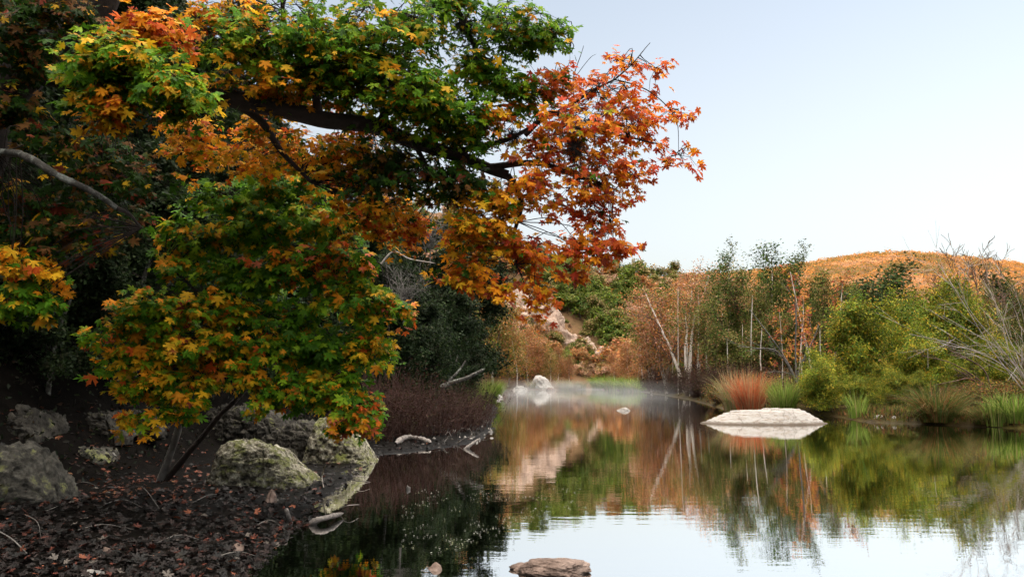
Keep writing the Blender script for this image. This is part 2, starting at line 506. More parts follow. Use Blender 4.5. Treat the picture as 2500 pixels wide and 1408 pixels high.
def leaves(name, pos, normal, tip, size, cin, cout, mat, parent, tv=DIA_V, tf=DIA_F, curl=None, rng=None):
    pos = np.asarray(pos, float); N = len(pos); k = len(tv)
    n = nrm(normal); t = np.asarray(tip, float)
    t = nrm(t - n * np.sum(t * n, 1, keepdims=True))
    b = np.cross(t, n)
    lv = np.repeat(tv[None], N, 0)
    if curl is not None:
        r2 = (tv[:, 0] ** 2 + (tv[:, 1] - .25) ** 2)
        lv[:, :, 2] = -curl[:, None] * r2[None] + (curl[:, None] * 0.6) * np.abs(tv[:, 0])[None]
        lv[:, :, 2] += (rng.random((N, k)) - 0.5) * 0.12
    s = np.asarray(size)[:, None, None]
    V = pos[:, None, :] + s * (lv[:, :, :1] * b[:, None, :] + lv[:, :, 1:2] * t[:, None, :] + lv[:, :, 2:3] * n[:, None, :])
    Fc = (np.arange(N)[:, None, None] * k + tf[None]).reshape(-1, tf.shape[1])
    if cout is None:
        C = np.repeat(cin[:, None, :], k, 1)
    else:
        w_ = np.clip((np.hypot(tv[:, 0], tv[:, 1] - .25) - .15) / .6, 0, 1)
        C = cin[:, None, :] * (1 - w_)[None, :, None] + cout[:, None, :] * w_[None, :, None]
    return mesh_obj(name, V.reshape(-1, 3), Fc, mat, parent, C.reshape(-1, 3))

def pick(rng, pal, n):
    cols = np.array([c for c, w_ in pal]); w_ = np.array([w_ for c, w_ in pal], float); w_ /= w_.sum()
    c = cols[rng.choice(len(cols), n, p=w_)]
    return c * rng.uniform(0.75, 1.25, (n, 1))

GRN_D, GRN, GRN_Y, YEL, ORG, RORG, RED, RBR = ((.038, .10, .007), (.09, .225, .010), (.24, .38, .014), (.80, .46, .02), (.86, .33, .016),
                                              (.72, .14, .02), (.58, .075, .03), (.33, .07, .035))
BRN = (.20, .09, .025)
# ------------------------------------------------------------------ broad-leaved trees in the foreground
LEAF, SPR = .68, 2.6
def blob_crown(rng, name, blobs, nodes, parent, twigs, pal_scale=1.0):
    """leaf sprays in lobes of the crown, each spray carried by a twig from the nearest branch node.
    blob = (px, py, D, rx, ry, depth_radius, sprays, palette, leaf_size)"""
    P_, N_, T_, S_, C1, C2 = [], [], [], [], [], []
    nodes = np.array(nodes)
    for (px, py, D, rx, ry, rd, ns, pal, ls_) in blobs:
        c = P(px, py, D); mx, my = rx * D / F, ry * D / F
        ext = np.array([mx, rd, my])
        near = nodes[np.argmin(((nodes - c) ** 2).sum(1))]
        ls_ = ls_ * LEAF
        loose = pal[0][0] == ORG                           # thinning tip of the crown: wide loose tiers
        nt = max(2, int(ns / (4.2 if loose else 3.4)))
        ext = np.maximum(ext - .09, ext * .45)
        tc_ = c + nrm(rng.normal(0, 1, (nt, 3))) * (rng.random((nt, 1)) ** 0.45) * ext * .92
        for k_, t_ in enumerate(tc_):                      # flat tiers of sprays, one above the other
            st = nodes[np.argmin(((nodes - t_) ** 2).sum(1))] if rng.random() < .6 else near
            if np.linalg.norm(st - t_) < 1.9:
                m_ = (st + t_) / 2 + rng.normal(0, .08, 3) + np.array([0, 0, .06])
                twigs.append((smooth_path([st, m_, t_], 4), np.linspace(.008, .004, 9)))
            outd = nrm((t_ - c) / ext + 1e-6)
            R_ = rng.uniform(.12, .30) * (1 + .6 * (mx > .45)) * (1.15 if loose else 1)
            tierc = pick(rng, pal, 1)[0]
            tilt = np.array([rng.normal(0, .25), rng.normal(-.15, .2)])
            for s_i in range(int((3.0 if loose else 4.2) * SPR)):
                rr = math.sqrt(rng.random()); aa = rng.uniform(0, 6.283)
                dx, dy = rr * math.cos(aa), rr * math.sin(aa)
                sp = t_ + np.array([dx * R_, dy * R_, (dx * tilt[0] + dy * tilt[1]) * R_ - .48 * R_ * rr * rr + rng.normal(0, .055)])
                twigs.append((np.array([t_, (t_ + sp) / 2 + rng.normal(0, .02, 3) + np.array([0, 0, .02]), sp]), np.array([.005, .0035, .0022])))
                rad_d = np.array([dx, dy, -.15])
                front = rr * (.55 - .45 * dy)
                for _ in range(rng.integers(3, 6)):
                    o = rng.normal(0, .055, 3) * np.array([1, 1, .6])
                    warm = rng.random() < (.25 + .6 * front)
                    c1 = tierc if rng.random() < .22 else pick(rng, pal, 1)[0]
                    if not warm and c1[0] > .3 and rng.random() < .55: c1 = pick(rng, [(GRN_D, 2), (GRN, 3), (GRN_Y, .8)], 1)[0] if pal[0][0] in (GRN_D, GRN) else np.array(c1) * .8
                    P_.append(sp + o)
                    N_.append(np.array([.2, -.55, .78]) + .3 * outd + rng.normal(0, .4, 3))
                    T_.append(np.array([0, -.05, -.55]) + .9 * rad_d + .3 * outd + rng.normal(0, .45, 3))
                    S_.append(ls_ * rng.choice([.55, .8, 1.0, 1.2]) * rng.uniform(.85, 1.15))
                    C1.append(c1)
                    C2.append(pick(rng, pal, 1)[0] if rng.random() < .35 else np.array(c1) * rng.uniform(.8, 1.15))
    N = len(P_)
    print(name, N, 'leaves')
    return leaves(name, P_, np.array(N_), np.array(T_), np.array(S_), np.array(C1), np.array(C2), M['leaf'], parent, MAPLE_V, MAPLE_F,
                  curl=rng.uniform(-.1, .75, N), rng=rng)

def limb(pts_px, r0, r1, per=7):
    p = smooth_path([P(*q) for q in pts_px], per)
    p += np.array([[noise.noise(Vector(tuple(a * 1.7))) for a in (q, q + 5, q + 9)] for q in p]) * 0.05
    return p, np.linspace(r0, r1, len(p))

def maple_upper():
    rng = np.random.default_rng(5)
    base = np.array([-9.2, 9.6, gz(-9.2, 9.6)])
    root = empty('maple_tree', base, 'large maple whose long dark limb reaches over the pond with orange red leaves', 'tree')
    inv = -base
    def add(name, polys, mat, sides=9):
        return tube_obj(name, [(np.asarray(p) + inv, r) for p, r in polys], mat, root, sides)
    trunk_p = smooth_path([base - np.array([0, 0, .4]), base + np.array([.6, 0, 1.6]), P(-90, 420, 9.4), P(-20, 270, 9.3), P(90, 150, 9.2), P(230, 30, 9.2), P(300, -150, 9.1)], 7)
    add('trunk', [(trunk_p, np.linspace(.36, .17, len(trunk_p)))], M['dark_bark'], 12)
    main = limb([(60, 180, 9.25), (260, 200, 9.1), (440, 215, 9.0), (620, 250, 9.0), (780, 287, 9.1), (920, 312, 9.2), (1000, 345, 9.3), (1090, 372, 9.4), (1180, 402, 9.5), (1240, 430, 9.5)], .135, .06)
    add('limb', [main], M['dark_bark'], 10)
    grey = limb([(-70, 350, 8.6), (30, 375, 8.1), (80, 388, 7.8), (130, 415, 7.7), (205, 450, 7.7), (250, 478, 7.8), (285, 508, 7.9)], .044, .026)
    grey = (grey[0], grey[1] * (1 + .28 * np.array([noise.noise(Vector((i * 1.3, 4, 2))) for i in range(len(grey[1]))])))
    add('limb', [grey], M['grey_bark'], 9)
    sec = [limb([(285, 508, 7.9), (325, 535, 8.3), (350, 560, 8.8)], .022, .010),
           limb([(570, 243, 9.0), (640, 300, 9.2), (700, 380, 9.4), (760, 440, 9.5)], .06, .02),
           limb([(1240, 430, 9.5), (1268, 500, 9.5), (1255, 570, 9.6), (1262, 650, 9.6)], .04, .012),
           limb([(1090, 372, 9.4), (1200, 350, 9.3), (1280, 320, 9.3), (1400, 250, 9.3), (1500, 200, 9.4)], .04, .012),
           limb([(1200, 405, 9.5), (1320, 400, 9.4), (1420, 430, 9.4), (1500, 470, 9.5)], .045, .012),
           limb([(1280, 330, 9.3), (1345, 275, 9.2), (1400, 310, 9.2), (1500, 330, 9.2), (1610, 350, 9.2)], .035, .008),
           limb([(920, 312, 9.2), (960, 220, 9.0), (930, 120, 8.9), (960, 20, 8.8)], .05, .015),
           limb([(780, 287, 9.1), (760, 180, 8.9), (700, 90, 8.8), (690, -60, 8.7)], .055, .02),
           limb([(960, -160, 8.8), (1080, -40, 8.9), (1130, 50, 9.0), (1170, 140, 9.1), (1240, 190, 9.1)], .06, .015),
           limb([(440, 215, 9.0), (380, 140, 8.3), (300, 110, 7.8), (240, 150, 7.5)], .05, .015),
           limb([(1000, 345, 9.3), (1060, 430, 9.5), (1120, 500, 9.6)], .035, .01),
           limb([(1500, 200, 9.4), (1550, 150, 9.4), (1590, 105, 9.4)], .012, .004),
           limb([(1400, 250, 9.3), (1405, 180, 9.3), (1425, 112, 9.3)], .010, .003),
           limb([(1500, 200, 9.4), (1590, 230, 9.4), (1650, 290, 9.4), (1655, 370, 9.4)], .010, .004),
           limb([(1405, 190, 9.3), (1440, 140, 9.3), (1455, 128, 9.3)], .005, .002),
           limb([(1330, 240, 9.3), (1385, 160, 9.3), (1390, 130, 9.3)], .006, .002)]
    for s_ in sec: add('branch', [s_], M['dark_bark'], 7)
    nodes = np.concatenate([main[0], grey[0]] + [s_[0] for s_ in sec] + [trunk_p[-12:]])
    twigs = []
    g_ = [(GRN_D, 2), (GRN, 4), (GRN_Y, 2.6), (YEL, 1), (ORG, .6)]
    gy_ = [(GRN_D, 1), (GRN, 3), (GRN_Y, 3.4), (YEL, 1.8), (ORG, 1.2)]
    or_ = [(ORG, 4), (GRN, .5), (YEL, 1.4), (RORG, 3), (RED, 1.5), (RBR, .5)]
    rd_ = [(ORG, 3.5), (GRN_D, .4), (RORG, 4), (RED, 2.4), (RBR, 1.2)]
    yo_ = [(YEL, 3), (GRN_D, .8), (GRN, 1), (ORG, 3.5), (RORG, 1)]
    shade_ = [((.02, .05, .006), 4), (GRN_D, 2), (BRN, 1.6), (YEL, .5), (RBR, .5)]  # darkened leaf palette: shade painted into the dim parts of the crown
    lf = .138
    blobs_g = [(330, 150, 7.6, 170, 75, .5, 90, gy_, .155), (420, 220, 7.6, 90, 60, .4, 45, gy_, .155), (230, 205, 7.6, 80, 60, .4, 36, g_, .155),
               (600, 110, 8.8, 130, 100, .7, 80, gy_, lf), (760, 90, 8.8, 140, 100, .8, 95, g_, lf), (920, 90, 8.8, 130, 110, .7, 95, gy_, lf),
               (1000, 190, 8.9, 110, 80, .6, 70, g_, lf), (860, 200, 8.9, 120, 70, .6, 70, gy_, lf), (1080, 270, 9.1, 100, 70, .5, 60, g_, lf),
               (1250, 60, 9.0, 110, 85, .6, 62, g_, lf), (1200, 170, 9.1, 110, 70, .5, 45, g_, lf), (1290, 225, 9.2, 70, 70, .4, 26, g_, lf),
               (680, 210, 9.0, 150, 60, .7, 60, yo_, lf), (1140, 330, 9.3, 90, 60, .5, 40, g_, lf), (1335, 70, 9.1, 40, 70, .3, 20, g_, lf), (1000, 60, 8.8, 120, 70, .6, 50, g_, lf), (760, 170, 8.9, 200, 70, .6, 60, gy_, lf), (560, 40, 8.8, 120, 60, .6, 40, yo_, lf), (1040, 250, 8.9, 130, 60, .5, 44, gy_, lf), (1150, 120, 9.0, 60, 90, .4, 16, g_, lf), (860, 350, 9.5, 100, 40, .4, 24, yo_, lf), (960, 385, 9.5, 100, 45, .4, 28, shade_, lf), (1100, -10, 8.9, 90, 40, .4, 24, g_, lf)]
    blobs_o = [(360, 65, 7.9, 110, 50, .4, 42, or_, .155), (280, 255, 7.5, 70, 40, .3, 22, yo_, .15), (1350, 200, 9.3, 90, 60, .5, 34, rd_, lf),
               (1470, 220, 9.3, 100, 60, .5, 40, rd_, lf), (1420, 300, 9.2, 110, 75, .5, 60, or_, lf), (1540, 290, 9.3, 90, 75, .4, 34, rd_, lf),
               (1330, 360, 9.4, 90, 70, .5, 50, or_, lf), (1430, 410, 9.3, 110, 70, .5, 62, or_, lf), (1540, 400, 9.3, 60, 50, .3, 16, rd_, lf),
               (1300, 460, 9.4, 90, 60, .5, 46, or_, lf), (1440, 510, 9.4, 90, 70, .5, 50, rd_, lf), (1480, 590, 9.5, 50, 50, .3, 22, rd_, lf),
               (1400, 590, 9.5, 70, 50, .4, 24, or_, lf), (1180, 560, 9.6, 100, 60, .5, 60, yo_, lf), (1270, 600, 9.6, 90, 60, .4, 48, or_, lf),
               (1130, 650, 9.6, 60, 50, .3, 22, yo_, lf), (1310, 690, 9.6, 60, 50, .3, 20, or_, lf), (1220, 690, 9.6, 55, 40, .3, 16, or_, lf),
               (1590, 160, 9.4, 40, 55, .2, 9, rd_, lf), (1640, 260, 9.4, 22, 60, .2, 8, rd_, lf), (1655, 375, 9.4, 28, 28, .2, 7, rd_, lf),
               (1520, 150, 9.4, 45, 40, .2, 10, rd_, lf), (1310, 745, 9.6, 20, 25, .1, 5, or_, lf), (1220, 480, 9.5, 80, 50, .4, 26, yo_, lf), (1380, 660, 9.6, 40, 45, .2, 12, or_, lf), (1215, 290, 9.3, 80, 40, .3, 22, or_, lf)]
    blobs_d = [(980, 420, 9.6, 140, 70, .6, 70, shade_, lf), (1130, 440, 9.6, 90, 60, .5, 46, shade_, lf), (640, 360, 9.8, 150, 80, .6, 60, yo_, lf),
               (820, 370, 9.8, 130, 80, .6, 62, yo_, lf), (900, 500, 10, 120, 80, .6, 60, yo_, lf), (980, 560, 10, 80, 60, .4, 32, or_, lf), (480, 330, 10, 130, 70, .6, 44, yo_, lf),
               (100, 490, 9.4, 150, 70, .6, 50, shade_, .16), (300, 420, 9.6, 120, 60, .5, 36, shade_, .16), (60, 640, 8.6, 70, 50, .4, 26, yo_, .16), (50, 720, 8.6, 75, 50, .4, 26, g_, .16),
               (230, 540, 9.2, 120, 50, .4, 30, shade_, .16), (70, 560, 9.0, 120, 50, .4, 28, shade_, .16), (80, 60, 9.6, 160, 90, .6, 60, shade_, .16), (200, 350, 9.6, 160, 50, .5, 36, shade_, .16), (40, 90, 8.5, 110, 100, .5, 60, shade_, .15), (20, 260, 8.6, 90, 60, .4, 36, shade_, .15), (150, 20, 8.4, 110, 50, .4, 36, shade_, .15), (120, 330, 8.6, 90, 30, .3, 14, shade_, .15)]
    # unseen crown lobes added above and beside the frame to shade the bank
    blobs_shade = [(-250, 120, 8.6, 260, 260, 1.4, 80, shade_, .18), (300, -260, 9.6, 380, 150, 1.2, 50, g_, .18), (900, -240, 9.4, 330, 130, 1.2, 36, g_, .18),
               (-260, 640, 9.0, 180, 220, 1.0, 70, shade_, .18), (250, -430, 14, 560, 200, 3.0, 420, shade_, .22), (-500, -250, 11, 350, 350, 3.0, 260, shade_, .2), (-700, -900, 6.5, 600, 260, 2.6, 220, shade_, .2), (-520, -400, 7.5, 420, 400, 1.6, 100, shade_, .2), (-100, -700, 6.0, 400, 320, 1.6, 110, shade_, .2)]
    for nm_, bl in (('crown', blobs_g), ('crown', blobs_o), ('crown', blobs_d), ('crown', blobs_shade)):
        o = blob_crown(rng, nm_, bl, nodes, root, twigs)
        o.location = inv
    o = tube_obj('twigs', twigs, M['dark_bark'], root, 4); o.location = inv
    return root

def maple_lower():
    rng = np.random.default_rng(11)
    b = hit(392, 1172)
    root = empty('young_maple', b, 'bushy young maple with green and orange leaves leaning above the mossy boulder', 'tree')
    inv = -b
    D = b[1]
    st1 = limb([(385, 1185, D), (420, 1090, D - .2), (455, 985, D - .5), (508, 870, D - .9), (545, 760, D - 1.2), (600, 640, D - 1.3), (650, 520, D - 1.3)], .06, .02)
    st2 = limb([(395, 1180, D), (480, 1080, D - .1), (560, 990, D - .3), (640, 900, D - .8), (720, 800, D - 1.1), (800, 690, D - 1.2)], .05, .018)
    o = tube_obj('trunk', [st1], M['grey_twig'], root, 9); o.location = inv
    o = tube_obj('trunk', [st2], M['dark_bark'], root, 9); o.location = inv
    br = [limb([(508, 870, D - .9), (430, 830, D - 1.2), (340, 800, D - 1.4), (270, 800, D - 1.5)], .025, .008),
          limb([(545, 760, D - 1.2), (470, 700, D - 1.4), (400, 640, D - 1.4)], .025, .008),
          limb([(720, 800, D - 1.1), (810, 850, D - 1.3), (880, 930, D - 1.4), (890, 1010, D - 1.4)], .025, .008),
          limb([(800, 690, D - 1.2), (880, 640, D - 1.3), (930, 640, D - 1.4)], .02, .008),
          limb([(600, 640, D - 1.3), (700, 560, D - 1.4), (800, 500, D - 1.3)], .025, .008),
          limb([(455, 985, D - .5), (420, 960, D - .9), (350, 940, D - 1.2), (335, 1020, D - 1.25)], .014, .004),
          limb([(560, 990, D - .3), (590, 955, D - .6), (640, 880, D - .9)], .016, .006)]
    for q in br:
        o = tube_obj('branch', [q], M['dark_bark'], root, 6); o.location = inv
    nodes = np.concatenate([st1[0][12:], st2[0][12:]] + [q[0] for q in br])
    twigs = []
    g_ = [(GRN_D, 3), (GRN, 5), (GRN_Y, 2), (YEL, .6), (ORG, .5)]
    m_ = [(GRN_D, 1.2), (GRN, 4), (GRN_Y, 3), (YEL, 2.4), (ORG, 1.6), (RORG, .3)]
    o_ = [(GRN_D, .6), (GRN, 1.8), (GRN_Y, 2), (YEL, 4), (ORG, 2.8), (RORG, .4), (RBR, .3)]
    r_ = [(GRN_D, 1), (GRN, 2.6), (GRN_Y, 1), (YEL, 1), (ORG, 2.2), (RORG, 1.3), ((.75, .20, .09), 1), (RBR, .3)]
    E = D - 1.3
    blobs = [(560, 470, E, 120, 60, .5, 54, g_, .165), (700, 450, E, 120, 55, .5, 54, g_, .165), (480, 560, E, 110, 60, .5, 52, m_, .165), (630, 560, E - .1, 120, 70, .5, 64, g_, .165),
             (790, 540, E, 100, 60, .5, 48, m_, .165), (850, 610, E - .1, 80, 60, .4, 42, r_, .165), (740, 640, E - .2, 110, 60, .4, 56, r_, .165), (600, 670, E, 110, 50, .4, 46, g_, .165),
             (440, 640, E, 70, 50, .3, 22, m_, .165), (860, 720, E - .1, 110, 55, .4, 56, m_, .165), (960, 745, E - .1, 38, 30, .2, 12, r_, .165), (700, 760, E, 110, 60, .4, 48, g_, .165),
             (540, 740, E - .2, 110, 50, .4, 52, o_, .17), (400, 750, E - .3, 100, 50, .4, 50, m_, .17), (310, 770, E - .3, 60, 50, .3, 28, o_, .17), (480, 830, E - .3, 120, 50, .4, 58, o_, .175),
             (340, 860, E - .3, 70, 60, .3, 34, o_, .175), (430, 920, E - .3, 90, 45, .3, 38, o_, .175), (330, 940, E - .3, 40, 40, .2, 14, o_, .175), (630, 840, E - .1, 100, 60, .4, 50, m_, .17),
             (600, 915, E - .2, 50, 35, .2, 15, o_, .175), (780, 850, E - .1, 110, 60, .4, 58, g_, .17), (890, 830, E - .1, 70, 70, .3, 34, m_, .17), (720, 940, E, 90, 60, .4, 40, m_, .17),
             (830, 940, E - .1, 90, 60, .4, 50, m_, .17), (880, 1000, E - .1, 60, 45, .3, 28, r_, .17), (850, 1030, E - .1, 40, 25, .2, 10, o_, .17), (470, 960, E - .3, 40, 35, .2, 10, o_, .17),
             (340, 1020, E - .3, 24, 24, .1, 4, o_, .19), (425, 1008, E - .3, 22, 22, .1, 4, o_, .19), (255, 805, E - .3, 22, 15, .1, 4, r_, .17), (270, 870, E - .3, 25, 30, .1, 6, o_, .18)]
    o = blob_crown(rng, 'crown', blobs, nodes, root, twigs); o.location = inv
    o = tube_obj('twigs', twigs, M['dark_bark'], root, 4); o.location = inv
    return root

maple_upper()
maple_lower()

# ------------------------------------------------------------------ background trees
def make_tree(seed, name, label, cat, cfg, height, bark, pal, nleaf, lsize, spread, twig_mat=None, sprays=None, stems=1, lean=0.12, droop=0.2,
              tv=DIA_V, tf=DIA_F, split_trunk=True, shell=0.0, clump=0.35):
    rng = np.random.default_rng(seed)
    root = empty(name, (0, 0, 0), label, cat)
    out, tips = [], []
    for s in range(stems):
        a = rng.uniform(0, 2 * math.pi)
        ln = lean * (1 if stems == 1 else rng.uniform(.6, 2.0))
        grow(rng, (rng.normal(0, .12) * (stems > 1) * height * .08, rng.normal(0, .12) * (stems > 1) * height * .08, -0.2),
             (ln * math.cos(a), ln * math.sin(a), 1), cfg['len'] * height * (1 if s == 0 else rng.uniform(.6, .95)), cfg['r'] * height * (1 if stems == 1 else .7), 0, cfg, out, tips)
    for lv, pts, rs in out:
        pass
    main_ = [(p, r) for lv, p, r in out if lv == 0]
    rest = [(p, r) for lv, p, r in out if lv > 0]
    tube_obj('trunk', main_, bark, root, 7)
    if rest: tube_obj('branches', rest, twig_mat or bark, root, 4)
    top = max(max(q[2] for q in p) for lv, p, r in out)
    if nleaf:
        tp = np.array([t[0] for t in tips]); td = np.array([t[1] for t in tips])
        k = rng.integers(0, len(tp), nleaf)
        cl = pick(rng, pal, len(tp))
        pos = tp[k] + rng.normal(0, spread, (nleaf, 3)) - np.array([0, 0, 1]) * np.abs(rng.normal(0, spread * droop, (nleaf, 1)))
        cen = tp.mean(0)
        outd = nrm(pos - cen)
        nn = outd * .8 + np.array([0, 0, .5]) + rng.normal(0, .7, (nleaf, 3))
        tt = td[k] * .3 + rng.normal(0, .6, (nleaf, 3)) + np.array([0, 0, -droop * 2])
        c = np.where(rng.random((nleaf, 1)) < clump, pick(rng, pal, nleaf), cl[k] * rng.uniform(.7, 1.3, (nleaf, 1)))
        keep = pos[:, 2] > 0.05 * height
        pos, nn, tt, c = pos[keep], nn[keep], tt[keep], c[keep]
        leaves('crown', pos, nn, tt, lsize * rng.uniform(.6, 1.4, len(pos)), c, None, M['fine_leaf'], root, tv, tf)
        top = max(top, float(np.percentile(pos[:, 2], 99.7)))
    return root, top

def CFG(**k):
    d = dict(nseg=[8, 5, 3], wander=[.06, .15, .25], up=[.05, .05, .0], kids=[14, 5], start=[.3, .25], angle=[55, 45], ratio=[.38, .45], rr=.5, rmin=.008, conic=.5, len=.95, r=.012)
    d.update(k); return d

RUST = (.44, .19, .07); RUST2 = (.34, .13, .065); PINK = (.44, .23, .16); TAN = (.38, .26, .12); OLV = (.16, .16, .035); OLVD = (.075, .08, .022)
G1 = (.065, .125, .020); G2 = (.15, .205, .020); G3 = (.29, .285, .028); GD = (.028, .05, .014); YO = (.45, .29, .03); ORB = (.50, .21, .05)
rust_pal = [(RUST, 4), (RUST2, 3), (PINK, 1.5), (TAN, 1.5), (OLV, 1.5), (ORB, 1)]
olrust_pal = [(RUST, 1.5), (TAN, 2), (OLV, 3), (G2, 1.5), (ORB, 1)]

rusty = Stock([make_tree(21 + i, 'sycamore', 'rust leaved sycamore', 'tree', CFG(start=[.16, .2], kids=[24, 6], ratio=[.32, .5], angle=[50, 45], conic=.45, r=.015, rmin=.02, wander=[.09, .16, .25]), 16, M['pale_bark'],
                         rust_pal if i < 3 else olrust_pal, 5200, .36, .95, M['brown_twig'], lean=.08) for i in range(5)])
white_syc = Stock([make_tree(41 + i, 'white_sycamore', 'white trunked sycamore', 'tree', CFG(nseg=[9, 5, 3], start=[.28, .2], kids=[17, 6], ratio=[.30, .5], angle=[48, 48], conic=.35, r=.021, rmin=.014, wander=[.09, .2, .3]), 13, M['pale_bark'],
                             [(RUST, 3), (RUST2, 2), (PINK, 2), (TAN, 1.5), (OLV, 1.5), (ORB, 1)], 7500, .20, .40, M['brown_twig'], stems=3, lean=.13) for i in range(3)])
olive = Stock([make_tree(61 + i, 'willow', 'olive willow', 'tree', CFG(nseg=[8, 6, 4], start=[.2, .2], kids=[16, 6], ratio=[.42, .5], angle=[35, 35], up=[.05, .08, .05], r=.012, rmin=.008), 11, M['brown_twig'],
                         [(OLV, 4), (OLVD, 4), (TAN, .8), (G1, 2), (RUST2, .7)], 20000, .16, .34, M['brown_twig'], stems=3, lean=.2, droop=.6) for i in range(2)])
feather = Stock([make_tree(71 + i, 'slender_tree', 'slender tree', 'tree', CFG(nseg=[10, 5, 3], start=[.35, .25], kids=[18, 5], ratio=[.22, .5], angle=[42, 40], up=[.05, .12, .05], conic=.2, r=.008, rmin=.008), 12, M['pale_bark'],
                           [(G1, 4), (GD, 3), (OLV, 2), (OLVD, 2)], 4200, .17, .22, M['brown_twig'], lean=.05) for i in range(2)])
greenw = Stock([make_tree(81 + i, 'green_willow', 'green willow', 'tree', CFG(nseg=[7, 6, 4], start=[.08, .15], kids=[16, 7], ratio=[.62, .45], angle=[42, 42], up=[.03, .05, -.02], conic=.35, r=.012, rmin=.006, len=.82), 6.5, M['brown_twig'],
                          [(G2, 4), (G3, 3.2), (G1, 2.5), (YO, 1.3), (OLV, 1)], 26000, .15, .22, M['brown_twig'], stems=3, lean=.25, droop=.4, tv=OVAL_V * np.array([.7, 1, 1]), tf=OVAL_F) for i in range(3)])
sapling = Stock([make_tree(91 + i, 'sapling', 'sapling', 'tree', CFG(nseg=[8, 4, 3], start=[.3, .2], kids=[10, 3], ratio=[.16, .5], angle=[45, 40], r=.0075, rmin=.008), 8, M['pale_bark'],
                           [(RUST, 2), (ORB, 3), ((.40, .10, .06), 3), (YO, 1)], 420, .17, .14, M['brown_twig'], lean=.04) for i in range(2)])
bare = Stock([make_tree(101 + i, 'bare_tree', 'bare tree', 'tree', CFG(nseg=[8, 6, 5], start=[.3, .2], kids=[14, 9], ratio=[.42, .5], angle=[42, 38], up=[.03, .06, .04], r=.012, rmin=.018, wander=[.08, .12, .18]), 11, M['brown_twig'],
                         [(RUST, 1)], 0, .1, .1, M['brown_twig'], stems=2, lean=.15) for i in range(2)])
oak = Stock([make_tree(111 + i, 'dark_oak', 'dark oak', 'tree', CFG(nseg=[6, 5, 3], start=[.3, .3], kids=[13, 6], ratio=[.6, .45], angle=[60, 45], up=[.05, .0, .03], r=.02, rmin=.02, len=.8), 10, M['dark_bark'],
                       [(GD, 5), (OLVD, 3), (G1, 1)], 6000, .26, .42, M['dark_bark'], lean=.1) for i in range(2)])
jun = Stock([make_tree(121 + i, 'juniper', 'juniper', 'tree', CFG(nseg=[8, 5, 4], start=[.1, .2], kids=[26, 6], ratio=[.40, .42], angle=[62, 45], up=[.05, -.01, .02], conic=.75, r=.014, rmin=.006), 7, M['grey_bark'],
                       [((.012, .022, .008), 4), ((.02, .035, .012), 3), ((.03, .034, .016), 1.5), ((.035, .055, .016), 1)], 14000, .13, .16, M['dark_bark'], lean=.1) for i in range(3)])
hill_pal = [([(G1, 3), (OLV, 2), (G2, 2), ((.20, .21, .07), 1)], 'green'), ([((.56, .33, .24), 3), ((.46, .34, .19), 2), (RUST, 1.2), (OLV, .7)], 'brown'), ([(RUST, 2), (ORB, .6), (TAN, 1.6), (RUST2, 1), (OLV, .8)], 'rust'), ([(OLV, 3), (TAN, 2), (G1, 1)], 'olive')]  # tree colours lifted towards pink, with distance haze painted into them
hill_stock = {nm_: Stock([make_tree(131 + 7 * i + j, 'hill_tree', nm_, 'tree', CFG(nseg=[5, 4, 3], start=[.15, .3], kids=[12, 5], ratio=[.62, .45], angle=[58, 45], up=[.05, .03, .03], r=.02, rmin=.03, len=.8), 6, M['grey_bark'],
                            pal, 2000, .42, .34, M['brown_twig'], lean=.1) for j in range(2)]) for i, (pal, nm_) in enumerate(hill_pal)}

def on_ground(px, D):
    p = P(px, 928, D)
    while sdist(np.array([p[0]]), np.array([D]))[0] < .4:      # never in the water
        D *= 1.02; p = P(px, 928, D)
    return np.array([p[0], D, gz(p[0], D) - 0.05])

def put(stock, px, D, top, label, group=None, which=None, wide=1.0, rot=None):
    b_ = on_ground(px, D); D = b_[1]
    h_ = P(px, top, D)[2] - b_[2]
    return stock.place(b_, h_, rot if rot is not None else (px * 0.37) % 6.28, label, group, which, wide)

rng0 = np.random.default_rng(3)
# rust trees along the far bend
for i, (px, D, top, wch) in enumerate([(1128, 120, 800, 3), (1150, 150, 745, 4), (1178, 147, 690, 3), (1206, 145, 715, 4), (1240, 150, 785, 0), (1262, 143, 800, 4), (1290, 152, 790, 1), (1328, 150, 815, 2), (1362, 155, 845, 0),
                                       (1392, 150, 865, 1), (1425, 160, 878, 4), (1470, 155, 885, 2), (1500, 150, 855, 0), (1535, 132, 835, 1), (1556, 122, 850, 2), (1222, 160, 800, 3), (1310, 148, 840, 0), (1345, 146, 850, 4), (1205, 165, 730, 2)]):
    put(rusty, px, D, top, ('olive and tan sycamore with a thin pale trunk beyond the far boulder' if wch > 2 else 'rust brown sycamore with a thin pale trunk in the stand at the river bend'),
        'sycamores at the river bend', wch, 1.0)
for px, D, top, wch, lb in [(1592, 92, 715, 0, 'small rust sycamore at the left end of the white trunked group'), (1628, 86, 690, 1, 'rust sycamore beside the tall forked white sycamore'),
                            (1672, 80, 632, 2, 'tall white forked sycamore with thin rust crown above the brown brush'), (1708, 88, 655, 0, 'rust pink sycamore behind the forked white one'), (1745, 90, 680, 1, 'rust sycamore just left of the slender dark green tree')]:
    put(white_syc, px, D, top, lb, 'white trunked sycamores', wch)
put(feather, 1775, 70, 590, 'slender tree with a straight white trunk and feathery dark green top', 'tall feathery trees', 0)
put(feather, 1886, 66, 592, 'narrow tree with dark feathery tip rising above the olive willows', 'tall feathery trees', 1, 1.2)
put(feather, 1945, 64, 596, 'thin feathery tree standing between the narrow dark tip and the orange hill', 'tall feathery trees', 0, 1.2)
put(olive, 1845, 62, 680, 'olive brown willow behind the red grass tussock', 'olive willows', 0)
put(olive, 1925, 58, 660, 'tall olive brown willow behind the green grass tussock', 'olive willows', 1)
